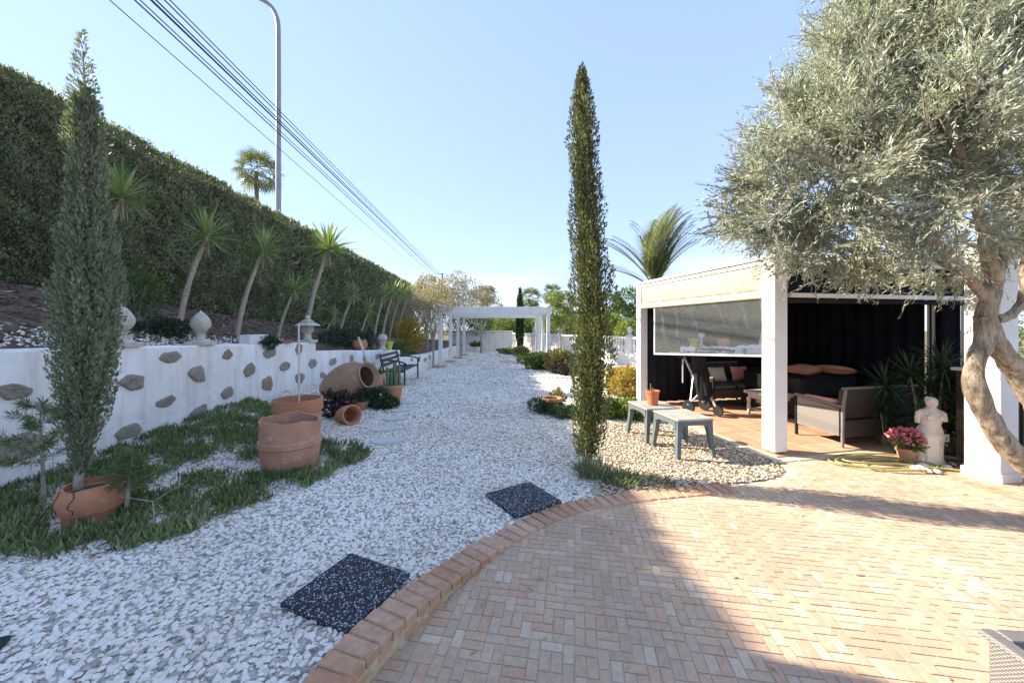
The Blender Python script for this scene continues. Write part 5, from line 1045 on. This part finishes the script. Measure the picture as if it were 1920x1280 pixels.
pt = lathe_pot('plastic_pot', 'square shouldered orange plastic pot on the rear garden table', [(.07, 0), (.088, .17), (.098, .175), (.098, .205), (.088, .205), (.08, .15)], (2.02, 5.36, .48), M['plastic_pot'], .17, soilr=.083, n=24)
tag(MB().tube([(2.0, 5.36, .64), (1.985, 5.35, .78)], .008, 5).tube([(2.02, 5.37, .64), (2.03, 5.37, .72)], .007, 5).build('cut_stems', M['cactus']), 'two short cut stems standing in the orange plastic pot', 'plant')

# statue
stt = thing('garden_statue', 'weathered pale stone torso statue with draped hips before the summerhouse', 'statue', (4.875, 4.375, 0), R(-20))
def ring(cx, cy, z, rx, ry, n=28, fold=0, ph=0): return [(cx+math.cos(2*math.pi*i/n)*rx*(1+fold*math.sin(2*math.pi*i/n*9+ph)), cy+math.sin(2*math.pi*i/n)*ry*(1+fold*math.sin(2*math.pi*i/n*9+ph)), z) for i in range(n)]
MB().loft([ring(0, 0, -.01, .14, .12), ring(0, 0, .05, .14, .12), ring(0, 0, .052, .125, .105, fold=.05), ring(0, 0, .15, .12, .10, fold=.07, ph=.3), ring(.0, 0, .25, .125, .10, fold=.06, ph=.6), ring(.005, 0, .33, .135, .105, fold=.04, ph=1), ring(.01, 0, .36, .13, .10)]).build('drapery', M['statue'], stt, True)
MB().loft([ring(.01, 0, .355, .122, .095), ring(.015, 0, .40, .112, .088), ring(.022, 0, .455, .088, .07), ring(.025, 0, .50, .094, .075), ring(.025, -.01, .545, .098, .08), ring(.025, -.005, .585, .105, .072), ring(.025, 0, .612, .10, .056), ring(.027, 0, .634, .07, .045), ring(.03, 0, .65, .045, .043), ring(.03, 0, .672, .038, .038)]).build('torso', M['statue'], stt, True)
for sx in (-1, 1): MB().tube([(.025+sx*.075, 0, .61), (.025+sx*.108, -.003, .585), (.025+sx*.118, -.003, .53), (.025+sx*.122, -.003, .47 if sx < 0 else .50)], [.026, .031, .028, .024], 12).build('arm_stump', M['statue'], stt, True)
for sx in (-1, 1): MB().lathe([(.001, -.02), (.034, 0), (.028, .018), (.006, .03)], 12, Matrix.Translation((.025+sx*.05, -.07, .55)) @ Matrix.Rotation(R(90), 4, 'X')).build('breast', M['statue'], stt, True)
hd = MB().loft([ring(.03, 0, .667, .035, .036), ring(.03, -.006, .685, .046, .05), ring(.03, -.006, .71, .052, .058), ring(.03, 0, .735, .053, .06), ring(.03, .006, .757, .045, .05), ring(.03, .006, .772, .025, .03)]).build('head', M['statue'], stt, True)
MB().lathe([(.002, -.016), (.022, -.006), (.026, .01), (.012, .026)], 12, Matrix.Translation((.03, .055, .745))).build('hair_bun', M['statue'], hd, True); MB().box((.03, -.062, .705), (.012, .016, .026), bevel=.004).build('nose', M['statue'], hd)
MB().tube([(-.07, -.04, .10), (-.10, -.06, .04)], [.03, .035], 8).build('foot', M['statue'], stt, True)
# planting strip in front of the summerhouse
ps = MB(); ps.box((0, 0, .0), (1.75, .5, .07), bevel=.02); o = ps.build('planting_bed', M['soil']); o.location = gl(2.35, -.55, 0); o.rotation_euler[2] = GA; tag(o, 'narrow soil bed before the summerhouse under the dark plants', 'bed', None, 'structure')
for i in range(34):
    t_, s_ = random.uniform(1.0, 3.1), -.86+random.uniform(-.06, .12); p = gl(t_, s_, .02); r_ = random.uniform(.025, .06)
    rs = random.Random(i); q = MB().lathe([(.25*r_, -.5*r_), (.9*r_, -.2*r_), (r_, .1*r_), (.6*r_, .5*r_), (.1*r_, .62*r_)], 9, None, lambda p_, a_, i_: Vector((p_.x*(1+.2*math.sin(a_*2+i)), p_.y*(1+.15*math.cos(a_*3+i)), p_.z))); o = q.build('border_stone', M['white_stone'], None, True); o.location = p
    tag(o, 'white rounded stone edging the bed before the summerhouse', 'stone', 'white stones edging the bed')
def spiky(lab, loc, stems, n=34):
    r = thing('dracaena', lab, 'plant', loc, 0, 'dark leafy plants by the statue')
    for (dx, dy, h, rad) in stems:
        st = MB().tube([(dx*.3, dy*.3, -.02), (dx*.7, dy*.7, h*.6), (dx, dy, h)], [.018, .015, .012], 6).build('stem', M['twig'], r); rosette(st, n, rad, thin_blades, -50, 85, (dx, dy, h))
spiky('dark long leaved plant directly behind the statue', (5.25, 4.68, .02), [(0, 0, .78, .40), (.12, .05, .5, .40), (-.12, 0, .45, .38), (.1, -.05, 1.06, .38), (-.15, .1, .95, .36), (.02, .05, .3, .36)], 52)
spiky('dark long leaved plant between the rattan sofa and the statue', (4.98, 4.98, .02), [(0, 0, .78, .40), (-.08, -.02, .46, .38), (.08, .05, .62, .36), (.05, 0, .28, .36)], 50)
spiky('dark drooping plant between the statue and the white pillar', (5.50, 4.62, .02), [(0, 0, .88, .40), (.05, 0, .55, .40), (-.08, 0, .3, .34), (-.1, .1, 1.1, .36)], 50)
pf = lathe_pot('flower_pot', 'small clay pot holding pink flowers left of the statue', [(.07, 0), (.095, .12), (.105, .125), (.105, .16), (.09, .16), (.07, .1)], (4.70, 4.44, .0), M['terra_old'], .13, soilr=.085)
fb = thing('pink_flowers', 'pink red flowering plant beside the statue', 'flowers', (4.70, 4.44, .13)); leafobj('leaves', [shell((0, 0, .1), (.14, .12, .08), 300, .06, .6)], M['green'], fb); leafobj('blossoms', [shell((-.02, -.02, .17), (.17, .13, .09), 420, .035, .9)], M['pink'], fb)
pq = thing('garden_plaque', 'small square clay plaque on a stick right of the statue', 'plaque', (5.08, 4.40, 0)); MB().tube([(0, 0, -.02), (0, 0, .27)], .008, 5).build('stick', M['twig'], pq); MB().box((0, -.012, .29), (.11, .018, .09), bevel=.006).build('plate', M['statue'], pq); MB().box((0, -.024, .29), (.05, .006, .04)).build('relief', M['terra_old'], pq)
# hose
hp = []
for k in range(130):
    a = k*.19; f = k/130; rr = 1-.45*f+.16*math.sin(a*.43+1); hp.append((4.28+.58*rr*math.cos(a)+.12*math.sin(a*.21), 4.30+.24*rr*math.sin(a)+.07*math.cos(a*.31), .016+.012*(.5+.5*math.sin(a*1.7))+.02*f))
hp += [(4.9, 4.1, .025), (5.0, 3.98, .022), (5.03, 3.9, .02)]
tag(MB().tube(hp, .009, 7).build('garden_hose', M['hose'], None, True), 'yellow garden hose coiled loosely on the terrace', 'hose')
# white pillar with cabinet at the right edge
wp_ = thing('white_pillar', 'thick white pillar behind the olive trunk at the right', 'pillar', (5.09, 3.97, 0), GA); MB().box((0, 0, 1.25), (.27, .27, 2.5), bevel=.01).build('shaft', M['white'], wp_); MB().box((0, 0, .04), (.31, .31, .10), bevel=.01).build('base', M['white'], wp_); MB().box((1.2, .0, 2.42), (2.2, .16, .14), bevel=.01).build('beam', M['white'], wp_)
cb = thing('dark_cabinet', 'dark brown cabinet behind the olive trunk at the right edge', 'cabinet', (5.95, 4.35, 0), GA)
MB().box((0, 0, .55), (1.2, .5, 1.06), bevel=.008).build('body', M['cabinet'], cb)
for k in range(2): dr = MB().box((-.3+.6*k, -.258, .55), (.56, .02, .98), bevel=.006).build('door', M['cabinet'], cb); MB().box((-.06+.12*k, -.275, .62), (.015, .02, .12)).build('handle', M['steel'], dr)
MB().box((0, 0, 1.095), (1.26, .56, .035), bevel=.006).build('worktop', M['white'], cb)
tree('garden_tree', 'bluish green tree glimpsed behind the pillar at the right edge', 'tree', (13.2, 9.5, -.5), 1.4, [(0, 0, 2.2, 1.0), (.7, .2, 1.6, .9), (-.7, .2, 1.5, .8)], 2200, .12, M['cypress_grey'], M['pale_bark'], .1)
# rattan side table cut by the frame
rt = thing('rattan_side_table', 'grey rattan side table with dark glass top at the bottom right corner', 'table', (2.02, 1.16, 0), R(-4))
for sx, sy in ((0, -1), (0, 1), (-1, 0), (1, 0)):
    MB().box((sx*.235, sy*.235, .23), (.02 if sx else .45, .02 if sy else .45, .40), bevel=.004).build('woven_side', M['rattan_grey'], rt)
    MB().box((sx*.228, sy*.228, .435), (.06 if sx else .40, .06 if sy else .516, .025), bevel=.008).build('rim', M['rattan_grey'], rt)
for sx in (-1, 1):
    for sy in (-1, 1): MB().box((sx*.22, sy*.22, .03), (.05, .05, .06)).build('foot', M['black'], rt)
MB().box((0, 0, .432), (.395, .395, .012)).build('glass_top', M['pane'], rt)

# fallen leaves on gravel and terrace
n = 420; yy = rng.uniform(1.4, 8, n); xx = rng.uniform(-4.6, 5.5, n); ok = (np.abs(xx) < 1.4*yy) & ((xx < 2.4) | (yy < 4.0)); xx, yy = xx[ok], yy[ok]; d = rdirs(len(xx)); d[:, 2] *= .12
zz = np.where(inpoly(xx, yy), .004, gz0(xx, yy)+.018)
o = leafobj('fallen_leaves', [leaves(np.stack([xx, yy, zz], 1), d, rng.uniform(.025, .06, len(xx)), rng.uniform(.008, .02, len(xx)), .5, .08)], M['brownleaf']); tag(o, 'dry brown leaves fallen on the gravel and terrace', 'leaves', None, 'stuff')
